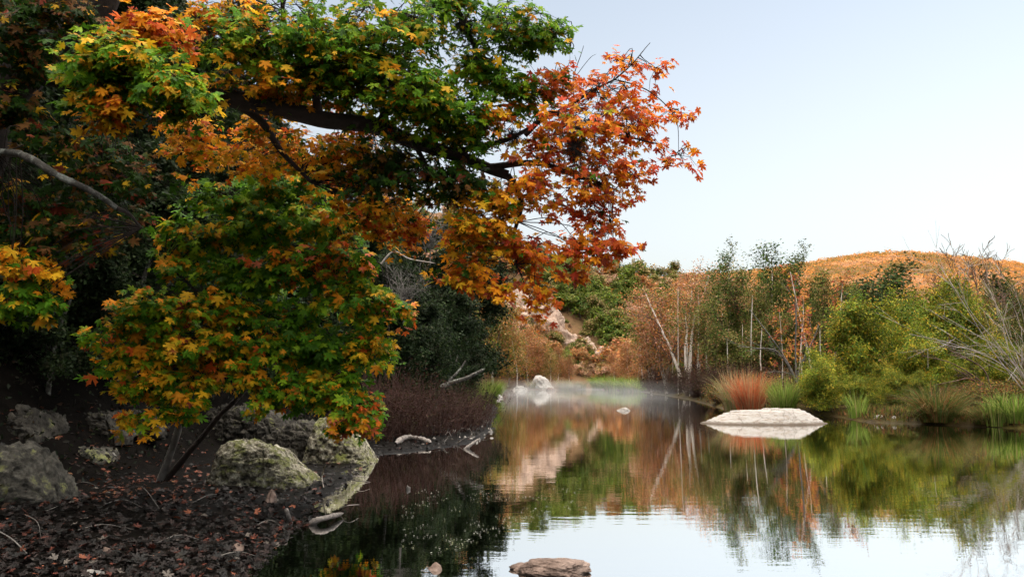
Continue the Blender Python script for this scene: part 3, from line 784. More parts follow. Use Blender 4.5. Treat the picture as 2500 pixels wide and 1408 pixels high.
put(olive, 1985, 64, 665, 'olive willow next to the bright green willow', 'olive willows', 0)
put(olive, 1800, 76, 700, 'olive willow behind the slender white trunk', 'olive willows', 1)
put(olive, 1868, 70, 668, 'broad olive brown willow behind the forked grey trunk', 'olive willows', 1, 1.3)
put(olive, 1958, 72, 650, 'broad olive brown willow behind the red leaved saplings', 'olive willows', 0, 1.3)
put(olive, 1815, 60, 745, 'low olive willow between the slender trunk and the forked trunk', 'olive willows', 1, 1.4)
put(olive, 2440, 50, 672, 'brownish olive willow behind the leaning bare branches', 'olive willows', 0)
put(olive, 2510, 52, 700, 'olive willow cut by the edge beyond the leaning bare tree', 'olive willows', 1)
for px, D, top, w_ in [(1908, 47, 750, 0), (1943, 48, 700, 1), (1988, 50, 640, 0), (2026, 52, 660, 1)]:
    put(sapling, px, D, top, {1908: 'thin sapling with a few red orange leaves left of the forked trunk', 1943: 'thin pale sapling with pinkish leaves behind the green tussock', 1988: 'tall pale sapling with sparse red leaves by the olive willow', 2026: 'white stemmed sapling at the edge of the green willow'}[px], 'saplings on the right bank', w_)
for i, (px, D, top, w_, wd, lb) in enumerate([(2100, 43, 700, 0, 1.0, 'dark green willow at the left side of the green thicket'), (2205, 46, 668, 1, 1.0, 'tallest bright green willow in the middle of the thicket'), (2300, 47, 690, 2, 1.0, 'green willow behind the drooping tussock'),
                                         (2045, 39, 850, 1, 1.1, 'low yellow green willow bush right of the white rock'), (2150, 38.5, 875, 2, 1.1, 'low green yellow bush above the reeds'), (2245, 41, 770, 0, 1.0, 'rounded green willow in front of the thicket'),
                                         (2370, 48, 700, 1, 1.0, 'green willow touching the leaning bare branches'), (2010, 41, 920, 2, 1.2, 'lowest green bush on the bank right of the green tussock'), (2330, 42, 860, 0, 1.2, 'low olive green bush behind the drooping tussock')]):
    put(greenw, px, D, top, lb, 'green willows', w_, wd)
for px, D, top, w_, wd, lb in [(2030, 36.5, 870, 1, 1.3, 'low yellow green bush at the waterline behind the white rock'), (2090, 36, 905, 0, 1.3, 'low green bush behind the small reed clump'), (2165, 36, 890, 2, 1.3, 'yellow green bush between the reed clump and the drooping tussock'),
                               (2235, 36, 900, 1, 1.2, 'low green bush just left of the drooping tussock'), (2420, 40, 800, 2, 1.1, 'green willow half hidden by the leaning bare stems')]:
    put(greenw, px, D, top, lb, 'green willows', w_, wd)
for px, D, top, w_, lb in [(2190, 120, 634, 0, 'dark flat topped oak standing before the orange hill'), (2105, 110, 672, 1, 'small dark oak left of the flat topped oak'), (2260, 120, 690, 1, 'dark oak behind the bright green willows'), (2470, 110, 660, 0, 'dark oak behind the bare trees')]:
    put(oak, px, D, top, lb, 'dark oaks', w_, 1.3)
for px, D, top, w_, lb in [(2335, 75, 572, 0, 'leafless grey tree reaching above the hill crest'), (2432, 70, 566, 1, 'tallest leafless tree with fine twigs against the sky'), (2498, 72, 590, 0, 'leafless tree at the far edge against the sky')]:
    put(bare, px, D, top, lb, 'leafless trees', w_)
# the wooded slope in the middle distance
r_ = np.random.default_rng(8)
cells = []
for py in range(480, 925, 19):
    for px in range(900, 2050, 32):
        cells.append((px + r_.uniform(-12, 12), py + r_.uniform(-7, 7)))
cnt = 0
for px, py in cells:
    p = hit(px, py)
    if p is None or p[1] < (158 if px > 1110 else 95) or p[1] > 330: continue
    v = noise.noise(Vector((px / 90, py / 60, 1.3)))
    dgr = (px - 1290) - (py - 700) * 1.15          # the dark green belt below the cliff edge
    if 8 < dgr < 130: kd = 'green' if r_.random() < .85 else 'olive'
    elif v > .18: kd = 'green'
    elif v > -.05: kd = 'brown'
    elif v > -.3: kd = 'rust'
    else: kd = 'olive'
    if py < 690 and r_.random() < .5: kd = 'green'
    if px < 1110 and r_.random() < .5: continue
    if px < 1110: kd = 'green' if r_.random() < .7 else 'brown'
    on_cliff = -110 < dgr < 15 and 1170 < px < 1500 and py > 670
    if on_cliff and r_.random() < .25: continue
    hh = r_.uniform(1.2, 2.2) if on_cliff else r_.uniform(2.2, 3.2) if (-190 < dgr <= -110 and 1170 < px < 1500) else r_.uniform(4.2, 7.2)
    if px > 1760 and r_.random() < .75: continue
    hill_stock[kd].place((p[0], p[1], gz(p[0], p[1]) - .3), hh, r_.uniform(0, 6.28),
                         {'green': 'rounded green tree on the wooded slope', 'brown': 'pinkish brown tree on the wooded slope', 'rust': 'rusty orange tree on the wooded slope', 'olive': 'dull olive tree on the wooded slope'}[kd],
                         kd + ' trees on the wooded slope', None, r_.uniform(1.0, 1.5))
    cnt += 1
for k in range(40):
    px = r_.uniform(1190, 1520); py = 772 + (px - 1200) * .42 + r_.uniform(-6, 62)
    p = hit(px, py)
    if p is None or p[1] < 150: continue
    kd = ('rust', 'brown', 'olive', 'rust')[k % 4]
    hill_stock[kd].place((p[0], p[1], gz(p[0], p[1]) - .2), r_.uniform(2.0, 4.2), r_.uniform(0, 6.28), {'brown': 'pinkish brown tree on the wooded slope', 'rust': 'rusty orange tree on the wooded slope', 'olive': 'dull olive tree on the wooded slope'}[kd], kd + ' trees on the wooded slope', None, r_.uniform(1.0, 1.5))
    cnt += 1
print('hill trees', cnt)

# far hillside woodland
def far_wood():
    rng = np.random.default_rng(17)
    n = 210000
    yy = rng.uniform(380, 760, n); uu = rng.uniform(.05, .80, n)
    xx = uu * yy
    zz = H0(xx, yy)
    base = np.array([noise.noise(Vector((a / 28, b / 28, 0))) for a, b in zip(xx, yy)])
    b2 = np.array([noise.noise(Vector((a / 6.5, b / 6.5, 4))) for a, b in zip(xx, yy)])
    pos = np.stack([xx, yy, zz + 0.5 + 4.2 * np.maximum(b2, -.25) + rng.uniform(0, 1.2, n)], -1)
    c = np.where((base + .5 * rng.normal(0, .12, n) > .12)[:, None], pick(rng, [((.16, .10, .03), 2), ((.09, .09, .025), 2), ((.22, .11, .03), 1)], n), pick(rng, [((.30, .13, .03), 3), ((.34, .17, .06), 2), ((.24, .12, .025), 2), ((.12, .10, .03), .8)], n))
    c = np.where((base < -.3)[:, None], pick(rng, [((.38, .22, .12), 2), ((.33, .16, .06), 2)], n), c)
    nn = rng.normal(0, .42, (n, 3)) + np.array([-.4, -.6, .8])
    o = leaves('woodland', pos, nn, rng.normal(0, 1, (n, 3)), rng.uniform(.55, 1.25, n), c * .70, None, M['fine_leaf'], None, DIA_V * np.array([1.5, 1, 1]), DIA_F)
    tag(o, 'orange sunlit woodland covering the far hill', 'woodland', kind='stuff')
far_wood()

# ------------------------------------------------------------------ rocks
_ico = {}
def ico(sub):
    if sub not in _ico:
        import bmesh
        bm = bmesh.new(); bmesh.ops.create_icosphere(bm, subdivisions=sub, radius=1)
        _ico[sub] = (np.array([v.co[:] for v in bm.verts]), np.array([[v.index for v in f.verts] for f in bm.faces])); bm.free()
    return _ico[sub]

def rock(name, loc, size, seed, mat, label, cat='rock', group=None, sub=5, rough=.22, flat=.0, rotz=0, tilt=0, boxy=2.0, strata=0.0):
    v, f = ico(sub)
    v = v.copy()
    # superellipsoid, then facets and roughness
    r = (np.abs(v) ** boxy).sum(1) ** (-1 / boxy)
    v = v * r[:, None]
    rng = np.random.default_rng(seed)
    pl = nrm(rng.normal(0, 1, (10, 3))); off = rng.uniform(.62, .95, 10)
    for a, o_ in zip(pl, off):
        dd = v @ a - o_
        v = v - np.where(dd > 0, dd, 0)[:, None] * a * .85
    s = Vector((seed * 3.1, seed * 1.7, 0))
    dn = np.array([noise.fractal(Vector(q) * 1.6 + s, .8, 2.2, 5) + .25 * noise.fractal(Vector(q) * 6 + s, .7, 2.2, 3) for q in v])
    v = v * (1 + rough * dn)[:, None]
    if strata:
        v[:, :2] *= (1 + strata * np.sin(v[:, 2:3] * 11 + 2 * noise.noise(s)))
    v[:, 2] = np.where(v[:, 2] < -.35, -.35 + (v[:, 2] + .35) * .3, v[:, 2])
    v = v * np.array(size) * .5
    o = mesh_obj(name, v, f, mat, smooth=True)
    o.location = tuple(loc); o.rotation_euler = (tilt, tilt * .6, rotz)
    tag(o, label, cat, group)
    return o

def rock_px(px, base, wpx, hpx, seed, mat, label, depth=.8, z=None, sink=.3, **k):
    """rock whose visible base is at pixel row base, wpx wide and hpx tall in the photo"""
    b_ = hit(px, base)
    D = b_[1]
    wd, ht = wpx * D / F, hpx * D / F
    dp = wd * depth
    return rock(k.pop('name', 'rock'), (b_[0], D + dp * .35, b_[2] + ht * .10), (wd, dp, ht * 1.8), seed, mat, label, **k)

def rock_profile(prof, base, depth, seed, mat, label, name='boulder', pw=2.6, rough=.1, front=.55):
    """boulder whose skyline follows the given photo points; a rounded mass with its own depth"""
    xs = [q[0] for q in prof]; b_ = hit((xs[0] + xs[-1]) / 2, base); D = b_[1] + depth * .45
    z0 = b_[2]
    tx = [P(q[0], q[1], D)[0] for q in prof]; tz = [max(P(q[0], q[1], D)[2] - z0, 0.0) for q in prof]
    n, m_ = 200, 120
    V = []
    s = Vector((seed * 2.3, seed * 1.1, seed * .7))
    for j in range(m_ + 1):
        a = math.pi * (j / m_)                         # from the front foot over the top to the back foot
        for i in range(n):
            u = i / (n - 1)
            x_ = tx[0] + (tx[-1] - tx[0]) * u
            h_ = float(np.interp(x_, tx, tz))
            endf = max(1 - abs(2 * u - 1) ** 5, 0.0) ** .5
            cy_, sy_ = math.cos(a), math.sin(a)
            y_ = -math.copysign(abs(cy_) ** (2 / pw), cy_) * depth * .5 * (.35 + .65 * endf)
            z_ = abs(sy_) ** (2 / pw) * h_
            p = Vector((x_, y_, z_))
            q = p * 1.9 + s
            f1 = noise.fractal(q, .9, 2.1, 6)
            vor = noise.voronoi(p * 2.4 + s)[0]
            cr = max(0, .10 - (vor[1] - vor[0])) * .9
            d = rough * .8 * f1 + rough * .30 * noise.ridged_multi_fractal(Vector((q.x * 2.2, q.y * 2.2, q.z * 5)), .8, 2.2, 4, 1.0, 2.0) - rough * .3 + rough * .35 * noise.fractal(Vector((q.x * 3.5, q.y * 3.5, q.z * 9)), .75, 2.2, 4) - cr * rough * 6
            nv = Vector((0, -cy_, sy_ + .15)).normalized()
            p = p + nv * d + Vector((0, 0, -.12 if j in (0, m_) else 0))
            V.append(p)
    idx = np.arange((m_ + 1) * n).reshape(m_ + 1, n)
    q = np.stack([idx[:-1, :-1], idx[:-1, 1:], idx[1:, 1:], idx[1:, :-1]], -1).reshape(-1, 4)
    cx_ = (tx[0] + tx[-1]) / 2
    o = mesh_obj(name, np.array(V) - np.array([cx_, 0, 0]), q, mat, smooth=True)
    o.location = (cx_, D, z0 - .04)
    return tag(o, label, 'rock')
rock_profile([(512, 1188), (535, 1120), (548, 1085), (570, 1073), (620, 1070), (665, 1075), (700, 1092), (715, 1115), (748, 1140), (772, 1165), (778, 1185)], 1190, 1.1, 3, M['mossy_rock'], 'pale mossy boulder with flaky ridges at the water edge', rough=.075)
rock_profile([(745, 1128), (765, 1060), (780, 1020), (812, 1002), (850, 1030), (880, 1060), (896, 1085), (914, 1120), (918, 1132)], 1130, 1.3, 14, M['mossy_rock'], 'grey and tan boulder behind the mossy boulder with its foot in the water', rough=.09)
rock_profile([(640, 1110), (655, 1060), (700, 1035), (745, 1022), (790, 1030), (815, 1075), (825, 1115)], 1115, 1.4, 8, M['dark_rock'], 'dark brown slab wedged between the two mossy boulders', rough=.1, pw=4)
rock_profile([(-90, 1230), (-70, 1130), (-20, 1090), (30, 1072), (70, 1082), (100, 1098), (128, 1140), (150, 1182), (162, 1225)], 1232, 1.2, 21, M['grey_rock'], 'big grey boulder with yellow lichen at the edge of the leaf litter', rough=.10, pw=2.6)
rock_profile([(135, 1122), (142, 1092), (170, 1084), (215, 1083), (250, 1090), (268, 1104), (272, 1122)], 1122, .9, 5, M['grey_rock'], 'flat grey slab lying between the big lichen boulder and the maple stem', rough=.06, pw=4)
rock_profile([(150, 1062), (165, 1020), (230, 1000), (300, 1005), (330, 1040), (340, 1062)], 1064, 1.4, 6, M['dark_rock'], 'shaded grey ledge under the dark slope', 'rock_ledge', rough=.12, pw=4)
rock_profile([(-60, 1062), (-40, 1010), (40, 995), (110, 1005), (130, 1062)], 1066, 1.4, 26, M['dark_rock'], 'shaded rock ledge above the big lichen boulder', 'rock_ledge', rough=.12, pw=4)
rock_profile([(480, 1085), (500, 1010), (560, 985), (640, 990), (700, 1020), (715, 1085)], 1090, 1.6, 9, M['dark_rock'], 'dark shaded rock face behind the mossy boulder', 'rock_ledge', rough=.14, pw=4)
rock_px(320, 1060, 130, 50, 29, M['dark_rock'], 'low dark ledge behind the maple stem', .8, boxy=3, name='rock_ledge')
rock_px(273, 1120, 18, 16, 31, M['white_rock'], 'small round white stone beside the flat grey slab', sub=3)
rock_px(659, 1228, 29, 28, 32, M['brown_rock'], 'small round tan stone in the shallows left of the driftwood', sub=4)
rock_px(1356, 1405, 170, 36, 33, M['brown_rock'], 'brown boulder breaking the reflected sky near the viewer', .7, sub=6, rough=.16, name='boulder')
rock_px(1283, 1391, 80, 16, 34, M['brown_rock'], 'thin dark slab touching the brown boulder in the reflected sky', .7, sub=4)
rock_px(1060, 1397, 40, 20, 35, M['brown_rock'], 'small pale brown stone left of the brown boulder', .8, sub=4)
rock_px(215, 1412, 60, 18, 36, M['white_rock'], 'pale flat stone at the bottom of the leaf litter', .8, sub=4)
rock_px(575, 1345, 34, 18, 37, M['brown_rock'], 'small reddish stone in the shallows by the pale stick', .8, sub=3)
rock_px(258, 1350, 22, 16, 38, M['brown_rock'], 'small grey stone among the fallen leaves', .8, sub=3)
rock_px(430, 1370, 30, 18, 39, M['dark_rock'], 'small dark stone at the wet edge of the leaf litter', .8, sub=3)
rock_px(996, 1196, 12, 12, 40, M['grey_twig'], 'tiny stone poking out of the dark water', .8, sub=3)
# white island rock
def island():
    a, b_ = W(1716, 1032), W(2026, 1036)
    c = (a + b_) / 2; Wd = np.linalg.norm(b_ - a) * 1.07; Dp = 3.2; Hh = .54
    n, m_ = 90, 40
    rng = np.random.default_rng(2)
    V = []
    for j in range(m_ + 1):
        for i in range(n):
            th = 2 * math.pi * i / n; r0 = j / m_
            ex = math.copysign(abs(math.cos(th)) ** 0.9, math.cos(th)); ey = math.sin(th)
            edge = 1 + .10 * noise.noise(Vector((ex * 2, ey * 2, 5))) + (.06 if ex < 0 else 0) * abs(ex) ** 6
            x_, y_ = ex * edge * r0 * 1.04, ey * edge * r0
            prof = (1 - sm(.34 if ex < 0 else .48, 1.0, r0)) ** .8
            z_ = Hh * (prof * (1 + .12 * x_) + .05 * noise.fractal(Vector((x_ * 5, y_ * 3, 1)), .8, 2, 5))
            z_ = round(z_ / .085) * .085 * .55 + z_ * .45 + .02 * noise.fractal(Vector((x_ * 18, y_ * 8, 2)), .8, 2, 3)
            V.append((x_ * Wd / 2, y_ * Dp / 2, z_ - .05 - (.25 if j == m_ else 0)))
    idx = np.arange((m_ + 1) * n).reshape(m_ + 1, n)
    q = np.stack([idx[:-1], np.roll(idx, -1, 1)[:-1], np.roll(idx, -1, 1)[1:], idx[1:]], -1).reshape(-1, 4)
    o = mesh_obj('island_rock', V, q[:, ::-1], M['white_rock'], smooth=True)
    mm = o.data.materials[0] = M['white_rock'].copy(); mm.name = 'island_stone'
    n_, l_ = mm.node_tree.nodes, mm.node_tree.links
    bs = [q for q in n_ if q.type == 'BSDF_PRINCIPLED'][0]
    src = bs.inputs['Base Color'].links[0].from_socket
    gg = n_.new('ShaderNodeNewGeometry'); sx_ = n_.new('ShaderNodeSeparateXYZ'); l_.new(gg.outputs['Position'], sx_.inputs[0])
    nn_ = noise_node(n_, l_, gg.outputs['Position'], 4.0, 6, .7)
    ad = n_.new('ShaderNodeMath'); ad.operation = 'MULTIPLY_ADD'; ad.inputs[1].default_value = -.12
    l_.new(nn_.outputs['Fac'], ad.inputs[0]); l_.new(sx_.outputs[2], ad.inputs[2])
    mr_ = n_.new('ShaderNodeMapRange'); mr_.inputs[1].default_value = -.03; mr_.inputs[2].default_value = .05; l_.new(ad.outputs[0], mr_.inputs[0])
    vr = n_.new('ShaderNodeTexVoronoi'); vr.feature = 'DISTANCE_TO_EDGE'; vr.inputs['Scale'].default_value = 1.6
    wp = n_.new('ShaderNodeMix'); wp.data_type = 'RGBA'; wp.inputs[0].default_value = .25; l_.new(gg.outputs['Position'], wp.inputs[6]); l_.new(nn_.outputs['Color'], wp.inputs[7]); l_.new(wp.outputs[2], vr.inputs['Vector'])
    ck = n_.new('ShaderNodeMapRange'); ck.inputs[1].default_value = 0.0; ck.inputs[2].default_value = .035; ck.inputs[3].default_value = .45; l_.new(vr.outputs['Distance'], ck.inputs[0])
    mu_ = n_.new('ShaderNodeMath'); mu_.operation = 'MULTIPLY'; l_.new(mr_.outputs[0], mu_.inputs[0]); l_.new(ck.outputs[0], mu_.inputs[1])
    l_.new(mixc(n_, l_, mu_.outputs[0], (.10, .075, .055), src), bs.inputs['Base Color'])
    o.location = (c[0] + .1, c[1] + .5, 0)
    tag(o, 'broad low white limestone rock lying in the pond in front of the tussocks', 'rock')
island()
rock_px(1525, 1003, 32, 8, 44, M['white_rock'], 'tiny white rock alone in the misty water', .8, sub=4)
rock_px(1316, 950, 68, 30, 45, M['white_rock'], 'grey white boulder on the far shore in the mist', .8, sub=5, name='boulder')
rock_px(1268, 952, 40, 9, 46, M['white_rock'], 'flat pale rock at the waterline left of the far boulder', .8, sub=4)
rock_px(1345, 953, 24, 8, 47, M['brown_rock'], 'small tan rock right of the far boulder', .8, sub=4)
rock_px(1212, 972, 36, 10, 48, M['white_rock'], 'pale rock under the green grass on the left bank', .8, sub=4)
rock_px(2148, 1020, 24, 8, 49, M['white_rock'], 'white stone on the right bank under the low bush', .8, sub=4)
rock_px(2185, 1022, 14, 6, 50, M['white_rock'], 'smaller white stone right of the bank stone', .8, sub=4)
for i, (px, py, w_, h_, lb) in enumerate([(1200, 742, 80, 85, 'pale limestone outcrop highest on the slope beside the dark junipers'), (1258, 762, 90, 76, 'pink limestone outcrop behind the hanging orange leaves'), (1306, 792, 86, 84, 'broad pink limestone outcrop below the hanging orange leaves'),
                                           (1350, 826, 78, 80, 'pink limestone outcrop in the middle of the diagonal row'), (1394, 846, 66, 54, 'small pale outcrop between the middle one and the lower white one'), (1434, 862, 72, 58, 'whitish outcrop near the lower end of the diagonal row'), (1480, 890, 54, 50, 'lowest pale outcrop of the diagonal row above the rust trees'),
                                           (1334, 768, 60, 50, 'pink outcrop touching the dark green trees')]):
    rock_px(px, py, w_ * .9, h_ * .78, 300 + i, M['cliff'], lb, .9, name='rock_outcrop', sub=5, rough=.3, boxy=3, strata=.05, cat='outcrop')
r5 = np.random.default_rng(55)
for i in range(44):
    px, py = r5.uniform(1000, 1205), r5.uniform(1018, 1080)
    if hit(px, py)[2] < 0.0: pass
    rock_px(px, py, r5.uniform(4, 11), r5.uniform(3, 7), 60 + i, M['white_rock'] if r5.random() < .5 else M['dark_rock'], 'pebble on the dark spit below the red shrub', sub=2, name='pebble', group='pebbles on the dark spit', cat='pebble')

# ------------------------------------------------------------------ shrubs, grass
def make_shrub(seed, name, cat, n, h, spread, mat, pal=None, nl=0, ls_=.06, lean=.5, kids=3):
    rng = np.random.default_rng(seed)
    root = empty(name, (0, 0, 0), name, cat)
    polys, tips = [], []
    for i in range(n):
        a, rr = rng.uniform(0, 6.28), abs(rng.normal(0, spread * .4))
        p = np.array([rr * math.cos(a), rr * math.sin(a), -.05])
        d = np.array([math.cos(a) * lean * rng.uniform(.1, 1.3), math.sin(a) * lean * rng.uniform(.1, 1.3), 1])
        L = h * rng.uniform(.55, 1.05)
        pts = [p]
        for k in range(4):
            d = nrm(d + rng.normal(0, .16, 3)); pts.append(pts[-1] + d * L / 4)
        polys.append((smooth_path(pts, 2), np.linspace(.009, .003, 9) * (h / 1.6) ** .5))
        for k in range(kids):
            q = pts[rng.integers(1, 4)]; d2 = nrm(d + rng.normal(0, .55, 3)); e = q + d2 * L * .4
            polys.append((np.array([q, (q + e) / 2 + rng.normal(0, .03, 3), e]), np.array([.005, .004, .002]) * (h / 1.6) ** .5))
            tips += [(q + e) / 2, e]
        tips += pts[2:]
    tube_obj('stems', polys, mat, root, 4)
    if nl:
        tp = np.array(tips); k = rng.integers(0, len(tp), nl)
        pos = tp[k] + rng.normal(0, h * .06, (nl, 3))
        pos[:, 2] = np.maximum(pos[:, 2], .02)
        leaves('foliage', pos, rng.normal(0, .7, (nl, 3)) + np.array([0, 0, .6]), rng.normal(0, 1, (nl, 3)), ls_ * rng.uniform(.6, 1.4, nl), pick(rng, pal, nl), None, M['fine_leaf'], root)
    return root, h

redshrub = Stock([make_shrub(201 + i, 'red_shrub', 'shrub', 110, 1.7, 1.0, M['red_twig'], [((.05, .018, .013), 3), ((.03, .016, .011), 3), ((.05, .045, .014), 1.5)], 1700, .05, .5) for i in range(2)])
for px, D, top, w_, lb in [(905, 20.5, 905, 0, 'dark twiggy red brown shrub just right of the leafy maple'), (985, 21.5, 905, 1, 'red brown shrub of upright twigs above the driftwood'), (1065, 23, 925, 0, 'red brown shrub under the grey fallen trunk'), (1130, 25, 930, 1, 'red brown shrub at the tip of the dark spit'), (1165, 28, 945, 0, 'small red brown shrub next to the green grass'), (940, 24, 880, 1, 'dark red shrub behind the others on the left bank')]:
    put(redshrub, px, D, top, lb, 'red brown shrubs on the left bank', w_)
brush = Stock([make_shrub(211 + i, 'brown_bush', 'bush', 150, 2.4, 1.3, M['red_twig'], [((.055, .024, .018), 3), ((.09, .04, .028), 2), ((.05, .045, .014), 2), ((.03, .022, .012), 2)], 3200, .10, .55) for i in range(2)])
for px, D, top, w_ in [(1590, 98, 905, 0), (1620, 88, 895, 1), (1655, 82, 898, 0), (1690, 72, 890, 1), (1730, 64, 885, 0), (1765, 56, 895, 1), (1700, 60, 930, 0), (1760, 51, 940, 1), (1640, 72, 925, 1), (1600, 86, 925, 0), (1800, 56, 880, 1), (1850, 52, 890, 0), (1905, 50, 905, 1), (1960, 47, 915, 0), (2000, 46, 910, 1), (2080, 46, 880, 0), (2180, 47, 880, 1), (2280, 46, 880, 0), (2370, 45, 880, 1), (2450, 43, 890, 0), (2510, 42, 890, 1), (2360, 38, 930, 0), (2440, 37, 930, 1), (2300, 38, 940, 1), (2130, 40, 940, 0)]:
    put(brush, px, D, top, 'dark red brown bush along the right bank below the trees' if px < 1790 else 'dark brown bush in the shade under the willows', 'brown bushes below the white trunked trees' if px < 1790 else 'shaded bushes under the willows', w_, 1.1)

thick = Stock([make_shrub(221 + i, 'bank_bush', 'bush', 110, 2.0, 1.2, M['brown_twig'], [(OLV, 2), (G1, 1), (YO, .4), (RUST2, 2), (BRN, 2), (OLVD, 3)], 5200, .10, .7) for i in range(3)])
for i, (px, D, top, w_, lb) in enumerate([
                                          (2345, 33.5, 945, 1, 'olive bush right of the drooping tussock'), (2395, 33, 930, 2, 'olive bush under the brown fallen bough'), (2455, 34, 925, 0, 'olive bush beneath the leaning bare stems'), (2515, 33, 930, 1, 'olive bush cut by the edge near the reeds'),
                                          (1760, 46.5, 935, 2, 'rusty olive bush left of the red tussock'), (1965, 41, 930, 1, 'olive bush right of the green tussock'), (1870, 45, 915, 0, 'olive bush showing between the red and green tussocks')]):
    put(thick, px, D, top, lb, 'bushes on the right bank', w_, 1.25)
def make_grass(seed, name, n, h, r, pal, bend=.6, wid=.012):
    rng = np.random.default_rng(seed)
    root = empty(name, (0, 0, 0), name, 'grass tussock')
    a = rng.uniform(0, 6.28, n); rr = r * .35 * np.sqrt(rng.random(n))
    L = h * rng.uniform(.3, 1.12, n); bd = bend * np.abs(rng.normal(.75, .5, n)); a += rng.normal(0, .3, n)
    K = 6; t = np.linspace(0, 1, K)
    ca, sa = np.cos(a)[:, None], np.sin(a)[:, None]
    ho = rr[:, None] + L[:, None] * bd[:, None] * t ** 1.8
    zz = L[:, None] * (t - .45 * bd[:, None] * t ** 3)
    cx, cyy = ho * ca, ho * sa
    tw = rng.uniform(0, 6.28, n)[:, None]; ww = wid * (1 - t ** 1.5 * .92)
    V = np.zeros((n, K, 2, 3))
    for s, sg in ((0, -1), (1, 1)):
        V[:, :, s, 0] = cx + sg * ww * np.cos(tw); V[:, :, s, 1] = cyy + sg * ww * np.sin(tw); V[:, :, s, 2] = zz - .03
    i = np.arange(n)[:, None] * K * 2; k = np.arange(K - 1)[None] * 2
    f = np.stack([i + k, i + k + 1, i + k + 3, i + k + 2], -1).reshape(-1, 4)
    c = np.repeat(pick(rng, pal, n)[:, None], K * 2, 1).reshape(-1, 3)
    mesh_obj('blades', V.reshape(-1, 3), f, M['grass'], root, c)
    return root, h

rg = [((.58, .17, .07), 3), ((.50, .28, .14), 2), ((.42, .12, .05), 2), ((.40, .28, .15), 1)]
gg = [((.18, .27, .04), 3), ((.27, .33, .07), 2), ((.11, .17, .03), 2), ((.35, .28, .12), .8)]
tg_ = [((.32, .26, .14), 3), ((.22, .24, .08), 2), ((.36, .2, .1), 1)]
og = [((.07, .10, .02), 3), ((.12, .14, .03), 2), ((.26, .13, .05), 2)]
red_g = Stock([make_grass(301, 'grass_tussock', 900, 1.5, 1.3, rg, .45)])
grn_g = Stock([make_grass(302, 'grass_tussock', 800, 1.4, 1.2, gg, .5), make_grass(303, 'grass_tussock', 600, 1.2, 1.1, gg, .6)])
tan_g = Stock([make_grass(304, 'grass_tussock', 600, 1.5, 1.2, tg_, .5)])
drp_g = Stock([make_grass(305, 'grass_tussock', 1400, 1.7, 1.6, og, .9)])
reed = Stock([make_grass(306, 'reed_clump', 120, 1.1, .8, gg, .3, .016)])
def grass(st, px, base, top, lb, w_=None, wide=1.0, gr=None):
    b_ = hit(px, base)
    h_ = (base - top) * b_[1] / F * 1.15
    return st.place((b_[0], b_[1], b_[2]), h_, px % 6, lb, gr, w_, wide)
grass(red_g, 1832, 1002, 912, 'red orange grass tussock behind the white rock', wide=1.0)
grass(tan_g, 1800, 1000, 905, 'tall tan and green grass behind the red tussock', wide=1.0)
grass(grn_g, 1915, 1003, 925, 'bright green grass tussock right of the red tussock', 0, 1.0)
grass(drp_g, 2290, 1028, 930, 'large drooping green and tan tussock hanging over the right bank', wide=1.0)
grass(reed, 2095, 1018, 955, 'small green reed clump on the right bank', wide=1.1)
grass(grn_g, 2480, 1030, 955, 'green reeds at the right edge of the bank', 1, 1.2)
grass(reed, 2435, 1038, 960, 'thin upright reeds near the foot of the bare leaning tree')
grass(drp_g, 2405, 1034, 985, 'low tan grass hanging at the water edge by the leaning bare tree', wide=1.1)
for i, (px, b_, t_) in enumerate([(1465, 949, 918), (1500, 952, 916), (1535, 955, 920), (1560, 956, 925)]):
    grass(grn_g, px, b_, t_, 'green grass tussock on the far bank in front of the rust trees', i % 2, 1.8, 'green tussocks on the far bank')
for i, (px, b_, t_) in enumerate([(1375, 950, 925), (1400, 950, 928), (1420, 949, 930), (1300, 948, 928)]):
    grass(tan_g, px, b_, t_, 'tan grass tussock beside the far boulder', 0, 1.6, 'tan tussocks by the far boulder')
for px, b_, t_, lb in [(1190, 985, 925, 'green grass tuft at the end of the left bank'), (1212, 968, 930, 'light green grass tuft beyond the spit'), (1165, 1000, 945, 'dark green grass tuft between the red shrub and the water')]:
    grass(grn_g, px, b_, t_, lb, 0, 1.0)
# low ground cover on the right bank
def cover():
    rng = np.random.default_rng(77)
    n = 34000
    px = rng.uniform(1560, 2600, n); D = np.where(rng.random(n) < .7, rng.uniform(27, 36, n), rng.uniform(34, 64, n))
    xx = (px - CX) / F * D; d = sdist(xx, D); k = (d > .05) & (d < 14)
    xx, yy = xx[k], D[k]; zz = H0(xx, yy)
    n = len(xx)
    L = rng.uniform(.06, .28, n)
    c = pick(rng, [((.10, .12, .02), 3), ((.16, .13, .03), 2), ((.22, .10, .04), 2), ((.06, .05, .02), 2)], n)
    pos = np.stack([xx, yy, zz - .02], -1)
    o = leaves('ground_cover', pos, rng.normal(0, 1, (n, 3)) * np.array([1, 1, .2]), np.array([0, 0, 1]) + rng.normal(0, .45, (n, 3)), L, c, None, M['grass'], None, DIA_V * np.array([.35, 1, 1]), DIA_F)
    tag(o, 'low weeds and dead grass covering the right bank', 'ground cover', kind='stuff')
cover()

